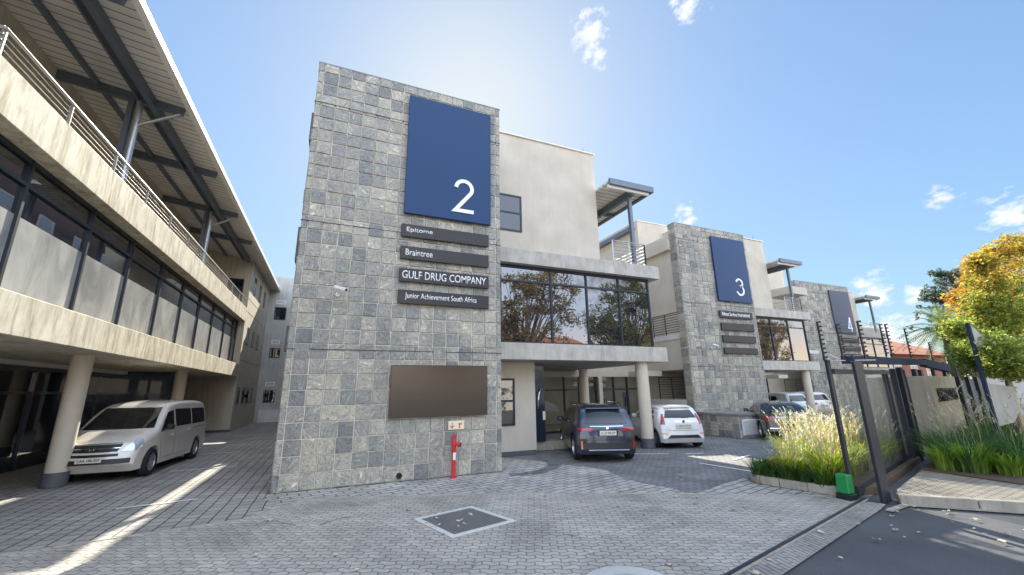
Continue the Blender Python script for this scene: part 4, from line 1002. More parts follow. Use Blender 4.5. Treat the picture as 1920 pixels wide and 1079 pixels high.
# ---- white hatchback
def make_hatch():
    sil = [(0, .34), (.02, .5), (.04, .68), (.08, .86), (.14, .95), (.30, 1.12), (.46, 1.32), (.54, 1.41), (.8, 1.455), (1.4, 1.475), (1.9, 1.46), (2.3, 1.38), (2.75, 1.14), (3.05, .99), (3.4, .93), (3.72, .84), (3.88, .72), (3.95, .5), (3.97, .38)]
    c = Car(3.97, 1.72, sil, .98, .2, .72, .13, rear_bow=.22)
    r = thing('parked_car', (0, 0, 0), 'white hatchback parked between the round column and the middle slate tower', 'car', None)
    r.rotation_euler = (0, 0, -R(19)); r.location = (12.4, 13.7, 0)
    common(c, r, 'paint_white', (.72, 3.2), .31,
           [((.66, 1.0), (1.45, .97), (1.5, 1.34), (.95, 1.28)), ((1.52, .97), (2.5, .95), (2.2, 1.27), (1.56, 1.34))],
           [((.98, .3), (1.5, .3), (1.48, .93), (.9, .95)), ((1.55, .3), (2.5, .3), (2.55, .92), (1.53, .93))], 10)
    mirror(c, r, 2.35, .97, 'paint_white')
    c.patch('rear_window', 'car_glass', r, c.endquad(1.04, 1.30, -.60, .60, -.47, .47), 14, 6, .008)
    for sg in (-1, 1):
        c.patch('tail_light', 'lamp_red', r, c.endquad(.82, 1.17, sg*.64, sg*.78, sg*.60, sg*.66), 4, 6, .02)
        c.patch('reflector', 'lamp_amber', r, c.endquad(.5, .53, sg*.6, sg*.76), 4, 1, .012)
    c.patch('rear_bumper', 'black_plastic', r, c.endquad(.35, .47, -.62, .62, -.5, .5), 12, 3, .014)
    c.patch('tailgate_seam', 'black_plastic', r, c.endquad(.62, .628, -.56, .56), 12, 1, .005)
    c.patch('trim_bar', 'chrome', r, c.endquad(.91, .93, -.3, .3), 8, 1, .014)
    mb = MB(); mb.add([(-.5, -1.55, 1.43), (.5, -1.55, 1.43), (.47, -1.2, 1.475), (-.47, -1.2, 1.475), (-.5, -1.56, 1.39), (.5, -1.56, 1.39), (.47, -1.2, 1.43), (-.47, -1.2, 1.43)], [(0, 1, 2, 3), (4, 7, 6, 5), (0, 4, 5, 1), (0, 3, 7, 4), (1, 5, 6, 2), (2, 6, 7, 3)])
    mb.build('spoiler', 'paint_white', r, bevel=.01)
    MB().lathe([(0, .012), (.045, .012), (.045, 0)], (0, -1.93, .93), (0, -1, .1), 16).build('badge', 'paint_navy', r)
    plate(r, (0, -1.985, .72), 'HG 47 WD GP', .5, .12)
    MB().box(-.28, .28, -1.974, -1.94, .70, .86).build('plate_recess', 'paint_white', r)
    MB().tube([(.0, -1.80, 1.04), (.25, -1.79, 1.06)], .011, 6).build('rear_wiper', 'rubber', r)
    return r
hatch = make_hatch()
# ---- black saloon and three cars behind it
def make_saloon(paint, label, loc, rz, group=None, suvish=False, ptxt='DW NA 07 GP'):
    if suvish: sil = [(0, .38), (.03, .7), (.08, .98), (.22, 1.25), (.38, 1.5), (.55, 1.62), (1.3, 1.68), (2.3, 1.66), (2.7, 1.55), (3.2, 1.2), (3.5, 1.1), (4.1, 1.02), (4.42, .85), (4.5, .5), (4.52, .4)]
    else: sil = [(0, .36), (.03, .6), (.06, .85), (.1, .96), (.35, 1.03), (.6, 1.1), (.9, 1.28), (1.2, 1.4), (1.7, 1.455), (2.2, 1.45), (2.6, 1.37), (3.1, 1.12), (3.4, .99), (3.9, .92), (4.3, .82), (4.45, .65), (4.5, .4)]
    c = Car(4.55, 1.84, sil, 1.0, .22, .74, .12, rear_bow=.2)
    r = thing('parked_car', (0, 0, 0), label, 'car', group); r.rotation_euler = (0, 0, rz); r.location = loc
    tp = 1.44 if suvish else 1.33
    common(c, r, paint, (.9, 3.6), .34, [((.95, 1.04), (1.75, 1.03), (1.75, tp), (1.3, tp-.03)), ((1.82, 1.03), (2.85, 1.02), (2.5, tp-.04), (1.84, tp))],
           [((1.3, .34), (1.8, .34), (1.78, .98), (1.15, .98)), ((1.86, .34), (2.85, .34), (2.9, .97), (1.84, .98))], 7)
    mirror(c, r, 2.7, 1.02, paint)
    if suvish: c.patch('rear_window', 'car_glass', r, c.endquad(1.1, 1.48, -.64, .64, -.52, .52), 14, 6, .008)
    else: c.patch('rear_window', 'car_glass', r, c.endquad(1.08, 1.36, -.58, .58, -.48, .48), 14, 6, .008)
    for sg in (-1, 1): c.patch('tail_light', 'lamp_red', r, c.endquad(.78, .93, sg*.5, sg*.86), 8, 3, .016)
    c.patch('trim_bar', 'chrome', r, c.endquad(.47, .5, -.7, .7), 10, 1, .014); c.patch('trim_bar', 'chrome', r, c.endquad(.9, .915, -.45, .45), 10, 1, .012)
    plate(r, (0, -c.L/2-.02, .66), ptxt, .5, .12)
    MB().box(-.28, .28, -c.L/2-.006, -c.L/2+.03, .64, .8).build('plate_recess', paint, r)
    return r
make_saloon('paint_black', 'black saloon car half hidden behind the tall seeding grasses', (18.2, 13.0, 0), -R(42))
make_saloon('paint_silver', 'silver-grey car roof showing beside the foot of the middle slate tower', (26.6, 21.4, 0), -R(15), 'cars parked under the middle building', False, 'FK 22 ZT GP')
make_saloon('paint_white', 'white SUV parked left of the far round column', (29.8, 21.0, 0), -R(15), 'cars parked under the middle building', True, 'JR 81 KN GP')
make_saloon('paint_silver', 'pale silver SUV parked right of the far round column', (33.2, 21.6, 0), -R(15), 'cars parked under the middle building', True, 'HX 56 PC GP')
# ---- silver van, nose towards the street
def make_van():
    sil = [(0, .4), (.02, .8), (.05, 1.1), (.1, 1.5), (.2, 1.80), (.4, 1.90), (1.2, 1.935), (2.4, 1.93), (3.0, 1.87), (3.3, 1.76), (3.75, 1.45), (4.05, 1.24), (4.2, 1.16), (4.6, 1.05), (4.88, .93), (4.98, .78), (5.05, .6), (5.1, .42)]
    c = Car(5.12, 1.92, sil, 1.15, .24, .80, .13, rear_bow=.08, front_bow=.34, ends=(.96, .84))
    r = thing('parked_van', (0, 0, 0), 'silver-beige passenger van parked nose out beside the leaning round column', 'van')
    r.rotation_euler = (0, 0, R(180)-R(4)); r.location = (-5.17, 16.75, 0)
    common(c, r, 'paint_silver', (.95, 4.15), .345,
           [((.22, 1.18), (1.55, 1.18), (1.55, 1.68), (.28, 1.66)), ((1.62, 1.18), (2.85, 1.18), (2.85, 1.7), (1.62, 1.68)), ((2.98, 1.18), (3.95, 1.10), (3.36, 1.62), (2.98, 1.67))],
           [((1.62, .38), (2.85, .38), (2.85, 1.14), (1.62, 1.14)), ((2.92, .38), (3.72, .38), (4.0, 1.08), (2.92, 1.14))], 10)
    mirror(c, r, 3.72, 1.16, 'black_plastic')
    c.patch('windscreen', 'car_glass', r, c.endquad(1.22, 1.76, -.80, .80, -.66, .66, front=True), 14, 8, .008)
    for sg in (-1, 1): c.patch('headlight', 'lamp_clear', r, c.endquad(.72, .99, sg*.52, sg*.80, sg*.72, sg*.88, front=True), 6, 6, .016)
    c.patch('grille', 'black_plastic', r, c.endquad(.73, .90, -.46, .46, -.52, .52, front=True), 12, 4, .012)
    for z in (.80, .91): c.patch('grille_bar', 'chrome', r, c.endquad(z, z+.018, -.5, .5, front=True), 12, 1, .022)
    c.patch('front_bumper', 'black_plastic', r, c.endquad(.44, .56, -.74, .74, front=True), 14, 4, .014)
    c.patch('lower_grille', 'black_plastic', r, c.endquad(.62, .68, -.5, .5, front=True), 12, 2, .012)
    mb = MB()                                           # oval badge with a slanted letter
    for k in range(20):
        a, b_ = 2*math.pi*k/20, 2*math.pi*(k+1)/20; mb.bar((.085*math.cos(a), 2.535, .82+.045*math.sin(a)), (.085*math.cos(b_), 2.535, .82+.045*math.sin(b_)), .01, .01)
    mb.bar((.03, 2.535, .79), (.045, 2.535, .85), .012, .01); mb.bar((-.045, 2.535, .79), (-.03, 2.535, .85), .012, .01); mb.bar((.035, 2.535, .82), (-.035, 2.535, .82), .01, .01)
    mb.build('badge', 'chrome', r)
    c.patch('slide_rail', 'black_plastic', r, c.sidequad([(.3, 1.05), (1.5, 1.05), (1.5, 1.065), (.3, 1.065)], -1), 8, 1, .006)
    for k in range(3): MB().tube([(-.5+.3*k, 2.06-.0, 1.26), (-.1+.3*k, 2.0, 1.28)], .012, 6).build('wiper', 'rubber', r) if k < 2 else None
    plate(r, (0, 2.565, .50), 'CAA 186-357', .52, .12, True)
    return r
van = make_van()

# ================================================================ gate and boundary fence
fd = Vector((.96, .28, 0)).normalized()
def fl(sx): return Vector((9.6, 4.95, 0))+fd*sx       # along the fence line
nrm = Vector((-fd.y, fd.x, 0))
def post(p, w_, d_, h_, mat='dark_metal', name='gate_post'):
    mb = MB(); mb.bar(p, p+Vector((0, 0, h_)), w_, d_, up=tuple(fd)); return mb
g1 = thing('gate_post', (9.42, 5.42, 0), 'slim dark gate post with green motor box at its foot', 'gate post')
mb = MB(); mb.box(9.36, 9.46, 5.36, 5.42, 0, 2.62); mb.build('post', 'dark_metal', g1, bevel=.005)
gm = thing('gate_motor', (9.3, 5.4, 0), 'green and black gate motor housing at the foot of the slim post', 'gate motor')
mb = MB(); mb.prism_dir([(9.13, 5.3, .1), (9.33, 5.3, .1), (9.33, 5.3, .44), (9.16, 5.3, .44)], (0, .22, 0)); mb.build('cover', 'gate_green', gm, bevel=.02)
MB().box(9.12, 9.35, 5.28, 5.54, 0, .1).build('base', 'black_plastic', gm, bevel=.01)
g2 = thing('gate_post', (9.58, 4.95, 0), 'broad dark steel gate post standing at the edge of the road', 'gate post')
MB().box(9.44, 9.70, 4.92, 4.98, 0, 2.56).build('post', 'dark_metal', g2, bevel=.006)
for q0, q1 in (((9.4, 5.4, 2.6), (10.3, 4.98, 2.6)), ((9.5, 5.2, 2.62), (9.9, 5.6, 2.75))): MB().bar(q0, q1, .03, .02).build('bracket', 'galvanised', g2)
# parked sliding gate leaf of smoky panels behind the posts
gl = thing('sliding_gate', tuple(fl(1.6)), 'opened sliding gate of smoky stained panels in dark frames parked along the fence', 'gate')
off = nrm*.25
off = nrm*.42; mb = MB(); a, b_ = fl(.0)+off, fl(6.7)+off
mb.bar(a+Vector((0, 0, .12)), b_+Vector((0, 0, .12)), .06, .16); mb.bar(a+Vector((0, 0, 2.38)), b_+Vector((0, 0, 2.46)), .06, .1)
for k in (4.75, 5.15, 6.6): mb.bar(fl(k)+off+Vector((0, 0, .1)), fl(k)+off+Vector((0, 0, 2.5)), .07, .07, up=tuple(fd))
mb.build('frame', 'dark_metal', gl)
for k0, k1 in ((.05, 1.2), (1.22, 4.7), (5.2, 6.55)):
    MB().add([fl(k0)+off+Vector((0, 0, .2)), fl(k1)+off+Vector((0, 0, .2)), fl(k1)+off+Vector((0, 0, 2.42)), fl(k0)+off+Vector((0, 0, 2.42))], [(0, 1, 2, 3)]).build('panel', 'clear_panel' if k0 < 1 else 'smoky_panel', gl)
# boundary wall sections and sign wall
bw = thing('boundary_wall', tuple(fl(7)), 'grey plaster boundary wall with dark posts behind the sliding gate', 'wall')
mb = MB(); q_ = [fl(4.9)+nrm*.6, fl(8.3)+nrm*.6, fl(8.3)+nrm*.85, fl(4.9)+nrm*.85]; mb.prism([(p.x, p.y) for p in q_], 0, 2.3); mb.build('wall', 'plaster_grey', bw)
for k in (5.9, 7.4): post(fl(k)+nrm*.38, .14, .12, 2.55).build('post', 'dark_metal', bw)
sw = thing('sign_wall', tuple(fl(8)), 'pale plaster sign wall with dark raised street lettering', 'wall')
ca = Vector((17.2, 7.0, 0)); cb = Vector((21.0, 7.85, 0)); nn = Vector((-(cb-ca).y, (cb-ca).x, 0)).normalized()
mb = MB(); mb.prism([(p.x, p.y) for p in (ca, cb, cb+nn*1.3, ca+nn*1.3)], 0, 2.35); mb.build('wall', 'plaster_left', sw, bevel=.01)
al = math.atan2((cb-ca).y, (cb-ca).x)
pz = ca.lerp(cb, .12)-nn*.002; text('54 HOOD STREET', sw, 'letter_black', (pz.x, pz.y, 1.55), 3.1, .42, .03, rot=(R(90), 0, al), bold=.01)
# dark slatted screen beyond
ds = thing('boundary_fence', (22, 8, 0), 'dark weathered panel fence to the right of the sign wall', 'fence')
e0, e1 = Vector((21.15, 7.9, 0)), Vector((25.5, 8.7, 0)); mb = MB()
for k in range(9):
    a = e0.lerp(e1, k/9); b_ = e0.lerp(e1, (k+.88)/9); mb.bar(a+Vector((0, 0, 1.12)), b_+Vector((0, 0, 1.12)), .05, 2.2)
mb.build('boards', 'steel_blue', ds)
for k in (0, .33, .66, 1): mb = MB(); p = e0.lerp(e1, k)-Vector((0, .08, 0)); mb.bar(p, p+Vector((0, 0, 2.35)), .12, .12); mb.build('post', 'dark_metal', ds)
ww = thing('garden_wall', (28, 9, 0), 'white garden wall behind the dark fence and street tree', 'wall')
mb = MB(); mb.prism([(25.6, 8.7), (44, 11.5), (44, 11.8), (25.6, 9.0)], 0, 2.3); mb.build('wall', 'plaster_grey', ww)
# flat dark canopy over the pedestrian gate
cp = thing('gate_canopy', tuple(fl(4)), 'flat dark steel canopy band running above the gate and sign wall', 'canopy')
A, B_, D_ = Vector((9.75, 5.2, 0)), Vector((19.2, 7.9, 0)), Vector((21.6, 8.2, 0))
mb = MB(); mb.bar(A+Vector((0, 0, 2.62)), B_+Vector((0, 0, 2.84)), .2, .17); mb.bar(B_+Vector((0, 0, 2.84)), D_+Vector((0, 0, 2.66)), .2, .26); mb.build('band', 'band_metal', cp)
for k in (.62, .88, 1.0): p = A.lerp(B_, k)+nrm*.12; mb = MB(); mb.bar(p, p+Vector((0, 0, 2.6)), .12, .12); mb.build('post', 'dark_metal', cp)
for k in (.5, 1.0): p = B_.lerp(D_, k)+nrm*.1; mb = MB(); mb.bar(p, p+Vector((0, 0, 2.66)), .1, .1); mb.build('post', 'dark_metal', cp)
# electric fence uprights with insulators, each its own upright
def spike(p, z0, h_, label, n=9, lean=0.):
    s = thing('electric_fence_upright', (p.x, p.y, z0), label, 'fence upright', 'electric fence uprights on the gate and wall')
    a = Vector((p.x, p.y, z0)); b2_ = a+Vector((lean, 0, h_)); MB().bar(a, b2_, .03, .03).build('upright', 'dark_metal', s)
    for k in range(n):
        q2 = a.lerp(b2_, .08+.9*k/(n-1)); MB().bar(q2, q2+Vector((.075, -.02, .012)), .03, .035).build('insulator', 'black_plastic', s)
    return s
sp = [((9.38, 5.42), 2.6, .82, 'electric fence upright on the slim gate post'), ((9.62, 5.2), 2.62, .72, 'electric fence upright between the two gate posts'), ((10.0, 5.0), 2.62, .78, 'electric fence upright just right of the broad gate post'),
      ((13.6, 6.3), 2.85, .85, 'first electric fence upright over the stained gate panels'), ((14.3, 6.5), 2.85, .92, 'taller electric fence upright beside the one over the stained panels'),
      ((16.9, 7.2), 2.9, .95, 'electric fence upright over the left end of the sign wall'), ((20.2, 8.0), 2.9, .7, 'electric fence upright over the lettering of the sign wall'),
      ((22.5, 8.3), 2.3, 1.2, 'electric fence upright above the dark panel fence'), ((24.8, 8.7), 2.3, 1.15, 'last electric fence upright before the street tree')]
pts_ = []
for (p, z0, h_, lb) in sp: spike(Vector((*p, 0)), z0, h_, lb); pts_.append((Vector((*p, z0)), h_))
wr_ = thing('fence_wires', (13, 6, 2.6), 'thin wires strung between the electric fence uprights', 'wire'); mb = MB()
for (a, ha), (b_, hb) in zip(pts_[:-1], pts_[1:]):
    for k in (.1, .33, .55, .78, .98): mb.tube([a+Vector((.05, 0, ha*k)), (a+b_)/2+Vector((0, 0, (ha+hb)/2*k-.015)), b_+Vector((0, 0, hb*k))], .0035, 4, cap=False)
mb.build('wires', 'galvanised', wr_)
# street sign seen edge on
ss = thing('street_sign', (15.5, 5.25, 0), 'tall dark signpost with two pale boards standing before the street tree', 'sign')
MB().bar((15.5, 5.25, .1), (15.5, 5.25, 3.66), .10, .07).build('pole', 'band_metal', ss)
MB().prism_dir([(15.56, 5.22, 2.95), (16.25, 5.12, 2.8), (15.95, 5.16, 3.3), (15.56, 5.22, 3.62)], (.0, .03, 0)).build('upper_board', 'plaster_grey', ss)
MB().prism_dir([(15.56, 5.22, 1.05), (16.15, 5.12, 1.12), (16.5, 5.08, 1.4), (16.5, 5.08, 2.0), (15.56, 5.22, 2.1)], (0, .03, 0)).build('lower_board', 'plaster_grey', ss)

# ---------------- kerbs and beds
kb = thing('kerb', (9.2, 6.5, 0), 'raised concrete kerb stones edging the ornamental grass bed', 'kerb')
kp = [(9.33, 5.52), (9.22, 6.1), (9.08, 6.6), (9.02, 7.0), (9.12, 7.25), (9.45, 7.45), (10.2, 7.8), (11.2, 8.3)]
for a, b_ in zip(kp[:-1], kp[1:]):
    a, b_ = Vector((*a, 0)), Vector((*b_, 0)); n_ = max(1, round((b_-a).length/.5))
    for k in range(n_):
        p, q2 = a.lerp(b_, k/n_), a.lerp(b_, (k+1)/n_); d = (q2-p).normalized()*.006
        MB().bar(p+d+Vector((0, 0, .085)), q2-d+Vector((0, 0, .085)), .13, .17).build('kerb_stone', 'kerb_concrete', kb, bevel=.012)
bed = [(9.38, 5.55), (10.2, 5.4), (13, 6.2), (16, 7.1), (16, 9.6), (12, 9.0), (11.2, 8.3), (10.2, 7.8), (9.45, 7.42), (9.16, 7.2), (9.06, 6.98), (9.15, 6.6), (9.28, 6.1)]
mb = MB(); mb.prism(bed, -.02, .11); tag(mb.build('planting_bed', 'soil'), kind='structure')
pv = [(9.78, 4.86), (11.25, 3.35), (14.5, .2), (30, .2), (30, 9.4), (21, 7.8), (17.2, 6.95), (13, 5.85), (10.2, 5.05)]
mb = MB(); mb.prism(pv, -.02, .14); tag(mb.build('pavement', 'pave_side'), kind='structure')
kb2 = thing('kerb', (11, 3.8, 0), 'long pale kerb along the roadside pavement right of the gate', 'kerb')
kk = [Vector((9.74, 4.84, 0)), Vector((11.25, 3.3, 0)), Vector((14.5, .1, 0))]
for a, b_ in zip(kk[:-1], kk[1:]):
    n_ = max(1, round((b_-a).length/.95))
    for k in range(n_):
        p, q2 = a.lerp(b_, k/n_), a.lerp(b_, (k+1)/n_); d = (q2-p).normalized()*.008
        MB().bar(p+d+Vector((0, 0, .07)), q2-d+Vector((0, 0, .07)), .15, .165).build('kerb_stone', 'kerb_concrete', kb2, bevel=.012)
mb = MB(); mb.prism([(12.95, 5.85), (12.7, 4.2), (13.4, 2.9), (15, 1.2), (30, 1.2), (30, 9.2), (21, 7.75), (17.2, 6.9)], .1, .17); tag(mb.build('verge_soil', 'soil'), kind='structure')
mb = MB(); mb.bar((13.7, 3.45, .23), (13.1, 3.95, .23), .1, .1); tag(mb.build('brick', 'terracotta', bevel=.01), 'loose reddish brick lying on the verge edge', 'brick')
# low white edge line along the road mouth
tag(strip('road_edge_strip', [(9.0, 4.64), (9.7, 4.72), (11.3, 3.1), (14.4, .0)], .1, .0, 'kerb_concrete', .02), kind='structure')

# ---------------- grass
def grass(name, pts, blades, hmin, hmax, lean, cols, plume=0, seed=0, label=None, pcol=(.6, .55, .4), w0=.012):
    rnd = random.Random(seed); mb = MB()
    for (cx_, cy_, cz_, cr, hs) in pts:
        for _ in range(blades):
            a = rnd.uniform(0, 2*math.pi); rr = cr*math.sqrt(rnd.random())*.6; b0 = Vector((cx_+rr*math.cos(a), cy_+rr*math.sin(a), cz_))
            h_ = rnd.uniform(hmin, hmax)*hs; ln = lean*rnd.uniform(.3, 1.2)*h_; a2 = a+rnd.uniform(-.7, .7); d = Vector((math.cos(a2), math.sin(a2), 0))
            w_ = w0*rnd.uniform(.6, 1.3); n = Vector((-d.y, d.x, 0)).lerp(Vector((math.cos(a2+2), math.sin(a2+2), 0)), rnd.random()*.6).normalized()
            is_p = rnd.random() < plume
            if is_p: h_ *= 1.38; ln *= .5
            ps = []
            for k, f in enumerate((0, .35, .7, 1.0)):
                z = h_*(f-.28*f**3*(1 if not is_p else .15)); ps.append(b0+d*ln*f*f+Vector((0, 0, z)))
            col = rnd.choice(cols); k_ = rnd.uniform(.75, 1.25); col = tuple(x*k_ for x in col)
            if is_p: col = tuple(x*k_ for x in (.38, .38, .16)); w_ *= .5
            ws = [w_, w_*.9, w_*.6, .001]
            if is_p: ws[3] = w_*.5
            vs = []; 
            for p, q2 in zip(ps, ws): vs += [p-n*q2, p+n*q2]
            mb.add(vs, [(0, 1, 3, 2), (2, 3, 5, 4), (4, 5, 7, 6)], col)
            if is_p:                                  # seed head: arching brush
                t0 = ps[3]; dd = (ps[3]-ps[2]).normalized(); pl = rnd.uniform(.14, .24); c2 = tuple(x*rnd.uniform(.85, 1.2) for x in pcol); sw_ = d*.5
                for k in range(9):
                    f = k/9; p = t0+dd*pl*f+sw_*pl*f*f*.9; e = Vector((rnd.uniform(-1, 1), rnd.uniform(-1, 1), rnd.uniform(-.2, .9))).normalized()*(.035*(1-f*.6)); s2 = e.cross(dd).normalized()*.012
                    mb.add([p-s2, p+s2, p+e+s2*.4, p+e-s2*.4], [(0, 1, 2, 3)], c2); e = -e; mb.add([p-s2, p+s2, p+e+s2*.4, p+e-s2*.4], [(0, 1, 2, 3)], c2)
    o = mb.build(name, 'leaf', tone=True)
    tag(o, label, None, None, 'stuff'); return o
rnd = random.Random(3); cl_ = []
for k in range(95):
    x = rnd.uniform(9.35, 14.5); y0_ = 5.7+.28*(x-9.6) if x > 9.9 else 5.75; y = rnd.uniform(y0_, min(6.85+.5*max(0, x-9.5), 8.8))
    hs = .72 if (x < 9.75 or y > 7.6+.3*(x-9.9)) else rnd.uniform(.9, 1.12)
    cl_.append((x, y, .1, .34, hs))
yg = [(.26, .40, .04), (.34, .46, .05), (.42, .50, .06), (.22, .34, .04), (.42, .40, .12), (.11, .19, .03), (.36, .28, .14)]
grass('ornamental_grass', cl_, 175,   .5, .95, .5, yg, .055, 11, 'tall yellow-green ornamental grass with pale feathery seed heads in the kerbed bed', (.62, .57, .42), .016)
edge = [(x, y, .1, .26, .62) for x, y in ((9.35, 5.85), (9.3, 6.2), (9.25, 6.5), (9.2, 6.85), (9.15, 7.1), (9.6, 7.3), (9.5, 6.4), (9.45, 6.9))]
grass('low_edge_grass', edge, 170, .5, .9, .7, [(.06, .13, .03), (.10, .19, .04), (.04, .10, .03)], 0, 12, 'dark green grass spilling over the bed kerb')
cl_ = []
for k in range(60):
    x = rnd.uniform(13.2, 22.5); y = rnd.uniform(max(3.2, 4.4-.1*(x-13)), 6.0+.15*(x-13)); cl_.append((x, y, .16, .4, rnd.uniform(.95, 1.35)))
grass('verge_grass', cl_, 150, .55, 1.0, .75, [(.05, .12, .04), (.08, .18, .05), (.13, .25, .06), (.05, .10, .05)], .03, 13, 'dense dark green clumps of long grass on the verge in front of the sign wall')  # dark greens hold the middle tower's shade in the blade colour
grass('sunlit_grass_clump', [(13.5, 5.1, .16, .4, 1.0), (13.3, 5.5, .16, .35, .9), (13.7, 4.6, .16, .35, .8)], 260, .5, .95, .7, [(.25, .38, .06), (.18, .32, .05), (.35, .45, .08)], 0, 14, 'bright green grass clump nearest the gate on the verge')  # sunlight put into the brighter blade colours

# ---------------- trees
def leaves(mb, cen, rad, n, size, cols, rnd, flat=1.0, shell=.5):
    for _ in range(n):
        d = Vector((rnd.gauss(0, 1), rnd.gauss(0, 1), rnd.gauss(0, 1)*flat)).normalized(); r_ = rad*(shell+(1-shell)*rnd.random())*rnd.uniform(.6, 1.1)
        p = cen+d*r_; a = Vector((rnd.gauss(0, 1), rnd.gauss(0, 1), rnd.gauss(0, .6))).normalized(); b_ = a.cross(Vector((rnd.gauss(0, .5), rnd.gauss(0, .5), 1))).normalized()
        s_ = size*rnd.uniform(.6, 1.35); col = rnd.choice(cols); k_ = rnd.uniform(.7, 1.25)
        dn = Vector((0, 0, -.25*s_))
        mb.add([p-a*s_+dn, p-b_*s_*.45, p+a*s_+dn, p+b_*s_*.45], [(0, 1, 2, 3)], tuple(x*k_ for x in col))
def tree(name, base, label, cat, lobes, n_cl, per, size, cols, seed, trunk_r=.2, fork=None, bark='bark', group=None, clr=(.45, .95)):
    rnd = random.Random(seed); base = Vector(base); T = thing(name, tuple(base), label, cat, group)
    tk = MB(); fork = Vector(fork) if fork else base+Vector((0, 0, 1.8))
    tk.tube([base, base.lerp(fork, .5)+Vector((.06, .04, 0)), fork], [trunk_r*1.25, trunk_r, trunk_r*.8], 10); cr = MB()
    for _ in range(n_cl):
        c_, rx, ry, rz = rnd.choice(lobes)
        d = Vector((rnd.gauss(0, 1), rnd.gauss(0, 1), rnd.gauss(0, 1))).normalized(); f = rnd.random()**.4
        p = Vector((c_[0]+d.x*rx*f, c_[1]+d.y*ry*f, c_[2]+d.z*rz*f))
        cc = cols(p, rnd) if callable(cols) else cols
        leaves(cr, p, rnd.uniform(*clr), per, size, cc, rnd, .7)
        if rnd.random() < (.4 if clr[1] > .5 else .09):
            m1 = fork.lerp(p, .5)+Vector((rnd.uniform(-.3, .3), rnd.uniform(-.3, .3), rnd.uniform(0, .4)))
            tk.tube([fork, m1, p], [trunk_r*.35, trunk_r*.2, trunk_r*.05], 5, cap=False)
    tk.build('trunk', bark, T, smooth=True); cr.build('crown', 'leaf', T, tone=True)
    return T
gold = [(.50, .32, .07), (.56, .40, .10), (.44, .38, .09), (.36, .22, .07)]; lime = [(.32, .38, .08), (.22, .30, .06), (.42, .45, .13), (.14, .20, .05)]; rust = [(.42, .16, .06), (.5, .24, .08)]; green = [(.12, .2, .05), (.2, .3, .07)]
def autumn(p, rnd):
    z = p.z+rnd.uniform(-.6, .6)
    return gold+lime[:1] if z > 5.2 else (gold[:2]+lime+lime if z > 3.9 else lime)
tree('street_tree', (17.4, 5.5, .15), 'autumn street tree with gold top and lime lower leaves at the right edge', 'tree',
     [((18.9, 5.3, 4.2), 1.5, 1.1, .9), ((19.9, 5.3, 5.1), 1.5, 1.2, .9), ((19.6, 5.0, 3.7), 1.7, 1.2, 1.1), ((17.5, 5.6, 3.2), .8, .6, .4), ((16.6, 5.7, 2.9), .5, .4, .3), ((21.2, 5.2, 5.9), 1.2, 1, .8), ((18.2, 5.4, 5.1), .6, .5, .4), ((17.6, 5.5, 4.3), .5, .5, .4), ((21.4, 5, 4.4), 1.4, 1.2, 1.4), ((19.0, 5.1, 2.9), 1.3, 1.0, .6), ((20.6, 4.9, 2.6), 1.3, 1.0, .8), ((18.0, 5.5, 3.9), .8, .7, .5), ((17.9, 5.4, 5.6), .35, .3, .3), ((19.0, 5.3, 6.1), .5, .4, .4), ((16.3, 5.7, 3.6), .3, .3, .25), ((20.4, 5.2, 6.5), .5, .4, .4), ((16.0, 5.0, 2.9), .55, .3, .4), ((16.6, 5.0, 2.5), .5, .3, .3)], 540, 58, .058, autumn, 21, .085, (17.7, 5.5, 2.2), clr=(.16, .42))
st = thing('tree_stake', (17.2, 5.2, .15), 'pair of pale timber stakes tied to the street tree', 'stake')
for x, y in ((16.95, 5.25), (17.6, 5.1)): MB().tube([(x, y, .15), (x+.03, y, 2.35)], .05, 8).build('stake', 'pole_wood', st, smooth=True)
MB().tube([(16.95, 5.25, 1.7), (17.6, 5.1, 1.72)], .02, 6).build('tie', 'galvanised', st)
def rustmix(p, rnd): return rust+gold if rnd.random() < .5 else rust+[(.3, .3, .08)]
tree('background_tree', (44, 14, 0), 'rusty red autumn tree behind the gold street tree', 'tree', [((44.5, 14, 8.4), 2.3, 1.6, 1.3), ((49, 14.6, 10.8), 2.6, 2, 1.8)], 80, 80, .17, rustmix, 22, .25, (45, 14, 4.5), clr=(.6, 1.1))
tree('background_tree', (43.5, 13.7, 0), 'yellow-green tree between the palm and the gold street tree', 'tree', [((43.5, 13.8, 5.2), 2.2, 2, 2.2), ((47, 14, 7.6), 2.4, 2, 2), ((40, 13.2, 3.6), 2.0, 1.6, 1.3)], 130, 80, .17, lambda p, r_: lime+green, 23, .3, (44, 13.7, 3), clr=(.6, 1.2))
# conifer-like tree with sparse whorls
rnd = random.Random(31); T = thing('background_tree', (58, 20, 0), 'dark sparse monkey-puzzle conifer rising behind the palm', 'tree'); tk = MB(); cr = MB()
tk.tube([(58, 20, 0), (58, 20, 13.4)], [.35, .08], 8)
for k in range(70):
    z = rnd.uniform(6, 13.2); a = rnd.uniform(0, 6.28); l_ = (14.6-z)*.42+.6; e = Vector((58+l_*math.cos(a), 20+l_*math.sin(a), z+.35*l_)); tk.tube([(58, 20, z), e], [.07, .03], 5, cap=False)
    for f in (.45, .7, 1.0): leaves(cr, Vector((58, 20, z)).lerp(e, f), .34, 28, .16, [(.06, .10, .09), (.10, .15, .12), (.16, .2, .14)], rnd)
tk.build('trunk', 'bark', T); cr.build('crown', 'leaf', T, tone=True)
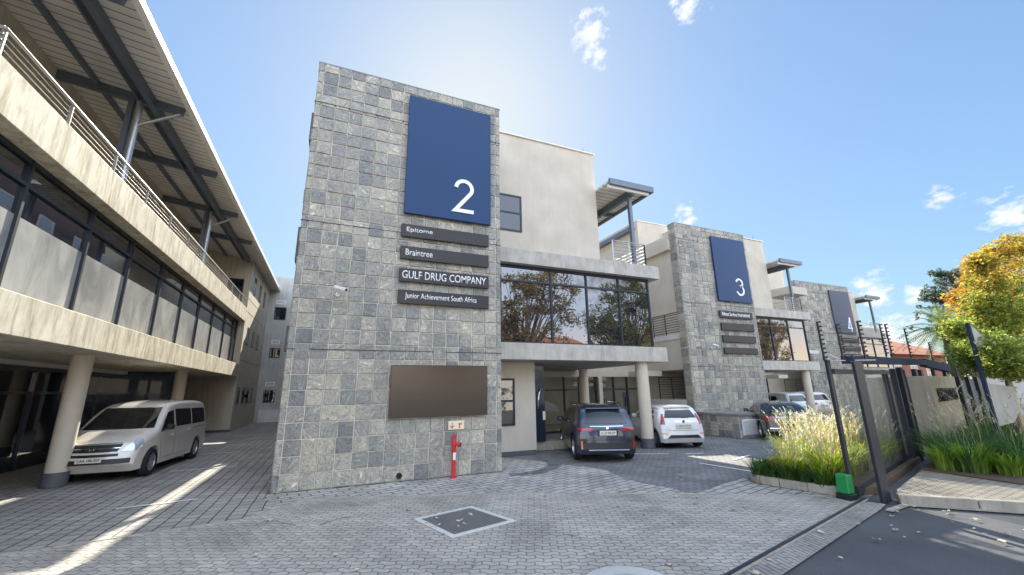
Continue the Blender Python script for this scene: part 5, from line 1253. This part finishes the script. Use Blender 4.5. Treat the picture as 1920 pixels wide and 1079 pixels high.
# palm
rnd = random.Random(32); T = thing('palm_tree', (46.6, 17.2, 0), 'feathery palm tree beyond the boundary fence, left of the autumn trees', 'palm tree'); tk = MB(); tk.tube([(46.6, 17.2, 0), (46.7, 17.2, 6.3)], [.4, .33], 12); tk.build('trunk', 'bark', T)
cr = MB(); c0 = Vector((46.7, 17.2, 6.6))
for k in range(58):
    a = rnd.uniform(0, 6.28); el = rnd.uniform(-.5, 1.35); l_ = rnd.uniform(2.9, 3.7); d = Vector((math.cos(a)*math.cos(el), math.sin(a)*math.cos(el), math.sin(el)))
    pr = c0
    for j in range(1, 12):
        f = j/11; p = c0+d*l_*f+Vector((0, 0, -1.7*f*f*math.cos(el*.6))); t_ = (p-pr).normalized(); sd_ = t_.cross(Vector((0, 0, 1))).normalized(); col = rnd.choice([(.10, .16, .06), (.16, .22, .08), (.24, .28, .12)])
        cr.add([pr-sd_*.02, pr+sd_*.02, p+sd_*.02, p-sd_*.02], [(0, 1, 2, 3)], (.3, .28, .12))
        for sg in (-1, 1):
            for hh in (0, .5):
                b0 = pr.lerp(p, hh); e = b0+sd_*sg*(.55*(1-.7*f)+.08)+t_*.25+Vector((0, 0, -.18)); cr.add([b0, b0+t_*.06, e], [(0, 1, 2)], col)
        pr = p
cr.build('crown', 'leaf', T, tone=True)
# trees across the street, behind the camera, which the bay windows reflect
def brown(p, rnd): return [(.36, .24, .11), (.30, .22, .10), (.42, .32, .14), (.25, .25, .09)]
def olive(p, rnd): return [(.14, .17, .07), (.22, .22, .09), (.3, .26, .1)]
far = [((9, -8, 0), 12, brown, 'bare-branched brown autumn tree across the street'), ((16.5, -10, 0), 15, brown, 'large golden brown tree across the street'), ((29, -10, 0), 16, olive, 'tall olive green tree across the street'),
       ((44, -12, 0), 14, brown, 'wide brown tree farther along the street'), ((64, -10, 0), 15, brown, 'far brown tree near the end of the street'), ((-6, -14, 0), 10, olive, 'olive green tree across the street on the left')]
for i, (bs, hh, cf, lb) in enumerate(far):
    tree('street_tree', bs, lb, 'tree', [((bs[0], bs[1], hh*.55), hh*.34, hh*.22, hh*.28), ((bs[0]+hh*.12, bs[1], hh*.8), hh*.26, hh*.18, hh*.18), ((bs[0]-hh*.17, bs[1], hh*.5), hh*.18, hh*.15, hh*.18)], 190, 60, .17, cf, 40+i, .3, (bs[0], bs[1], hh*.28), clr=(.5, 1.1))
hs_ = thing('house', (24, -22, 0), 'cream house across the street behind the trees', 'house')
MB().box(18, 32, -26, -20, 0, 6.5).build('wall', 'plaster_white', hs_); mb = MB(); mb.add([(17.5, -26.5, 6.5), (32.5, -26.5, 6.5), (32.5, -19.5, 6.5), (17.5, -19.5, 6.5), (20.5, -23, 9), (29.5, -23, 9)], [(0, 1, 5, 4), (1, 2, 5), (2, 3, 4, 5), (3, 0, 4), (0, 3, 2, 1)]); mb.build('roof', 'terracotta', hs_)
bwl = thing('boundary_wall', (10, -16, 0), 'long cream wall across the street', 'wall'); MB().box(-20, 45, -16.3, -16, 0, 2.4).build('wall', 'plaster_white', bwl)
# house with terracotta roof beyond the fence
h2 = thing('house', (66, 30, 0), 'low house with terracotta hipped roof beyond the boundary fence', 'house')
MB().box(60, 74, 28, 40, 0, 5.6).build('wall', 'rust_red', h2)
mb = MB(); mb.add([(58.5, 27, 5.6), (75, 27, 5.6), (75, 41, 5.6), (58.5, 41, 5.6), (64, 34, 8.9), (70, 34, 8.9)], [(0, 1, 5, 4), (1, 2, 5), (2, 3, 4, 5), (3, 0, 4), (0, 3, 2, 1)]); mb.build('roof', 'terracotta', h2)
for x in (61.5, 65, 68.5): window(h2, x, x+1.6, 28, 2.6, 4.4, 2, (3.5,), 'glass_dark', .1, frame='white_paint')
h3 = thing('house', (56, 27.5, 0), 'white flat-roofed house beside building 4 with a grey upper storey', 'house')
MB().box(53, 59, 27, 36, 0, 7.2).build('wall', 'plaster_white', h3); MB().box(52.6, 57.6, 26.8, 36, 7.2, 8.4).build('upper_wall', 'plaster_grey', h3)
ob_ = thing('banner', (50.6, 25.2, 6.2), 'small orange banner at the corner of the farthest building', 'banner'); MB().box(50.2, 51.1, 25.2, 25.25, 6.6, 8.0).build('panel', 'orange', ob_)

# ---------------- fallen leaves
rnd = random.Random(77)
proto = MB()
for k in range(5):
    a = -1.0+k*.5; d = Vector((math.cos(a), math.sin(a), 0)); n = Vector((-d.y, d.x, 0)); l_ = .055-.008*abs(k-2)
    proto.add([Vector((0, 0, .004)), d*l_*.55-n*.014+Vector((0, 0, .012)), d*l_+Vector((0, 0, .006)), d*l_*.55+n*.014+Vector((0, 0, .014))], [(0, 1, 2, 3)])
proto.add([(0, -.002, .004), (0, .002, .004), (-.03, .002, .008), (-.03, -.002, .008)], [(0, 1, 2, 3)])
lf = proto.build('fallen_leaf', 'leaf_dry'); lf.location = (2.1, 7.3, .012); lf.scale = (1.5,)*3
tag(lf, 'pale dry leaf fallen on the paving', 'leaf', 'dry leaves scattered over the paving and road')
for k in range(110):
    c_ = lf.copy(); C.objects.link(c_)
    x, y = (rnd.uniform(-1, 9), rnd.uniform(4.3, 9)) if k < 60 else (rnd.uniform(4.5, 11), rnd.uniform(2.2, 4.6))
    if k > 98: x, y = rnd.uniform(1.6, 2.9), rnd.uniform(6.9, 7.9)
    c_.location = (x, y, .004 if k <= 98 else .016); c_.rotation_euler = (rnd.uniform(-.2, .2), rnd.uniform(-.2, .2), rnd.uniform(0, 6.28)); s_ = rnd.uniform(.6, 1.7); c_.scale = (s_, s_, s_)
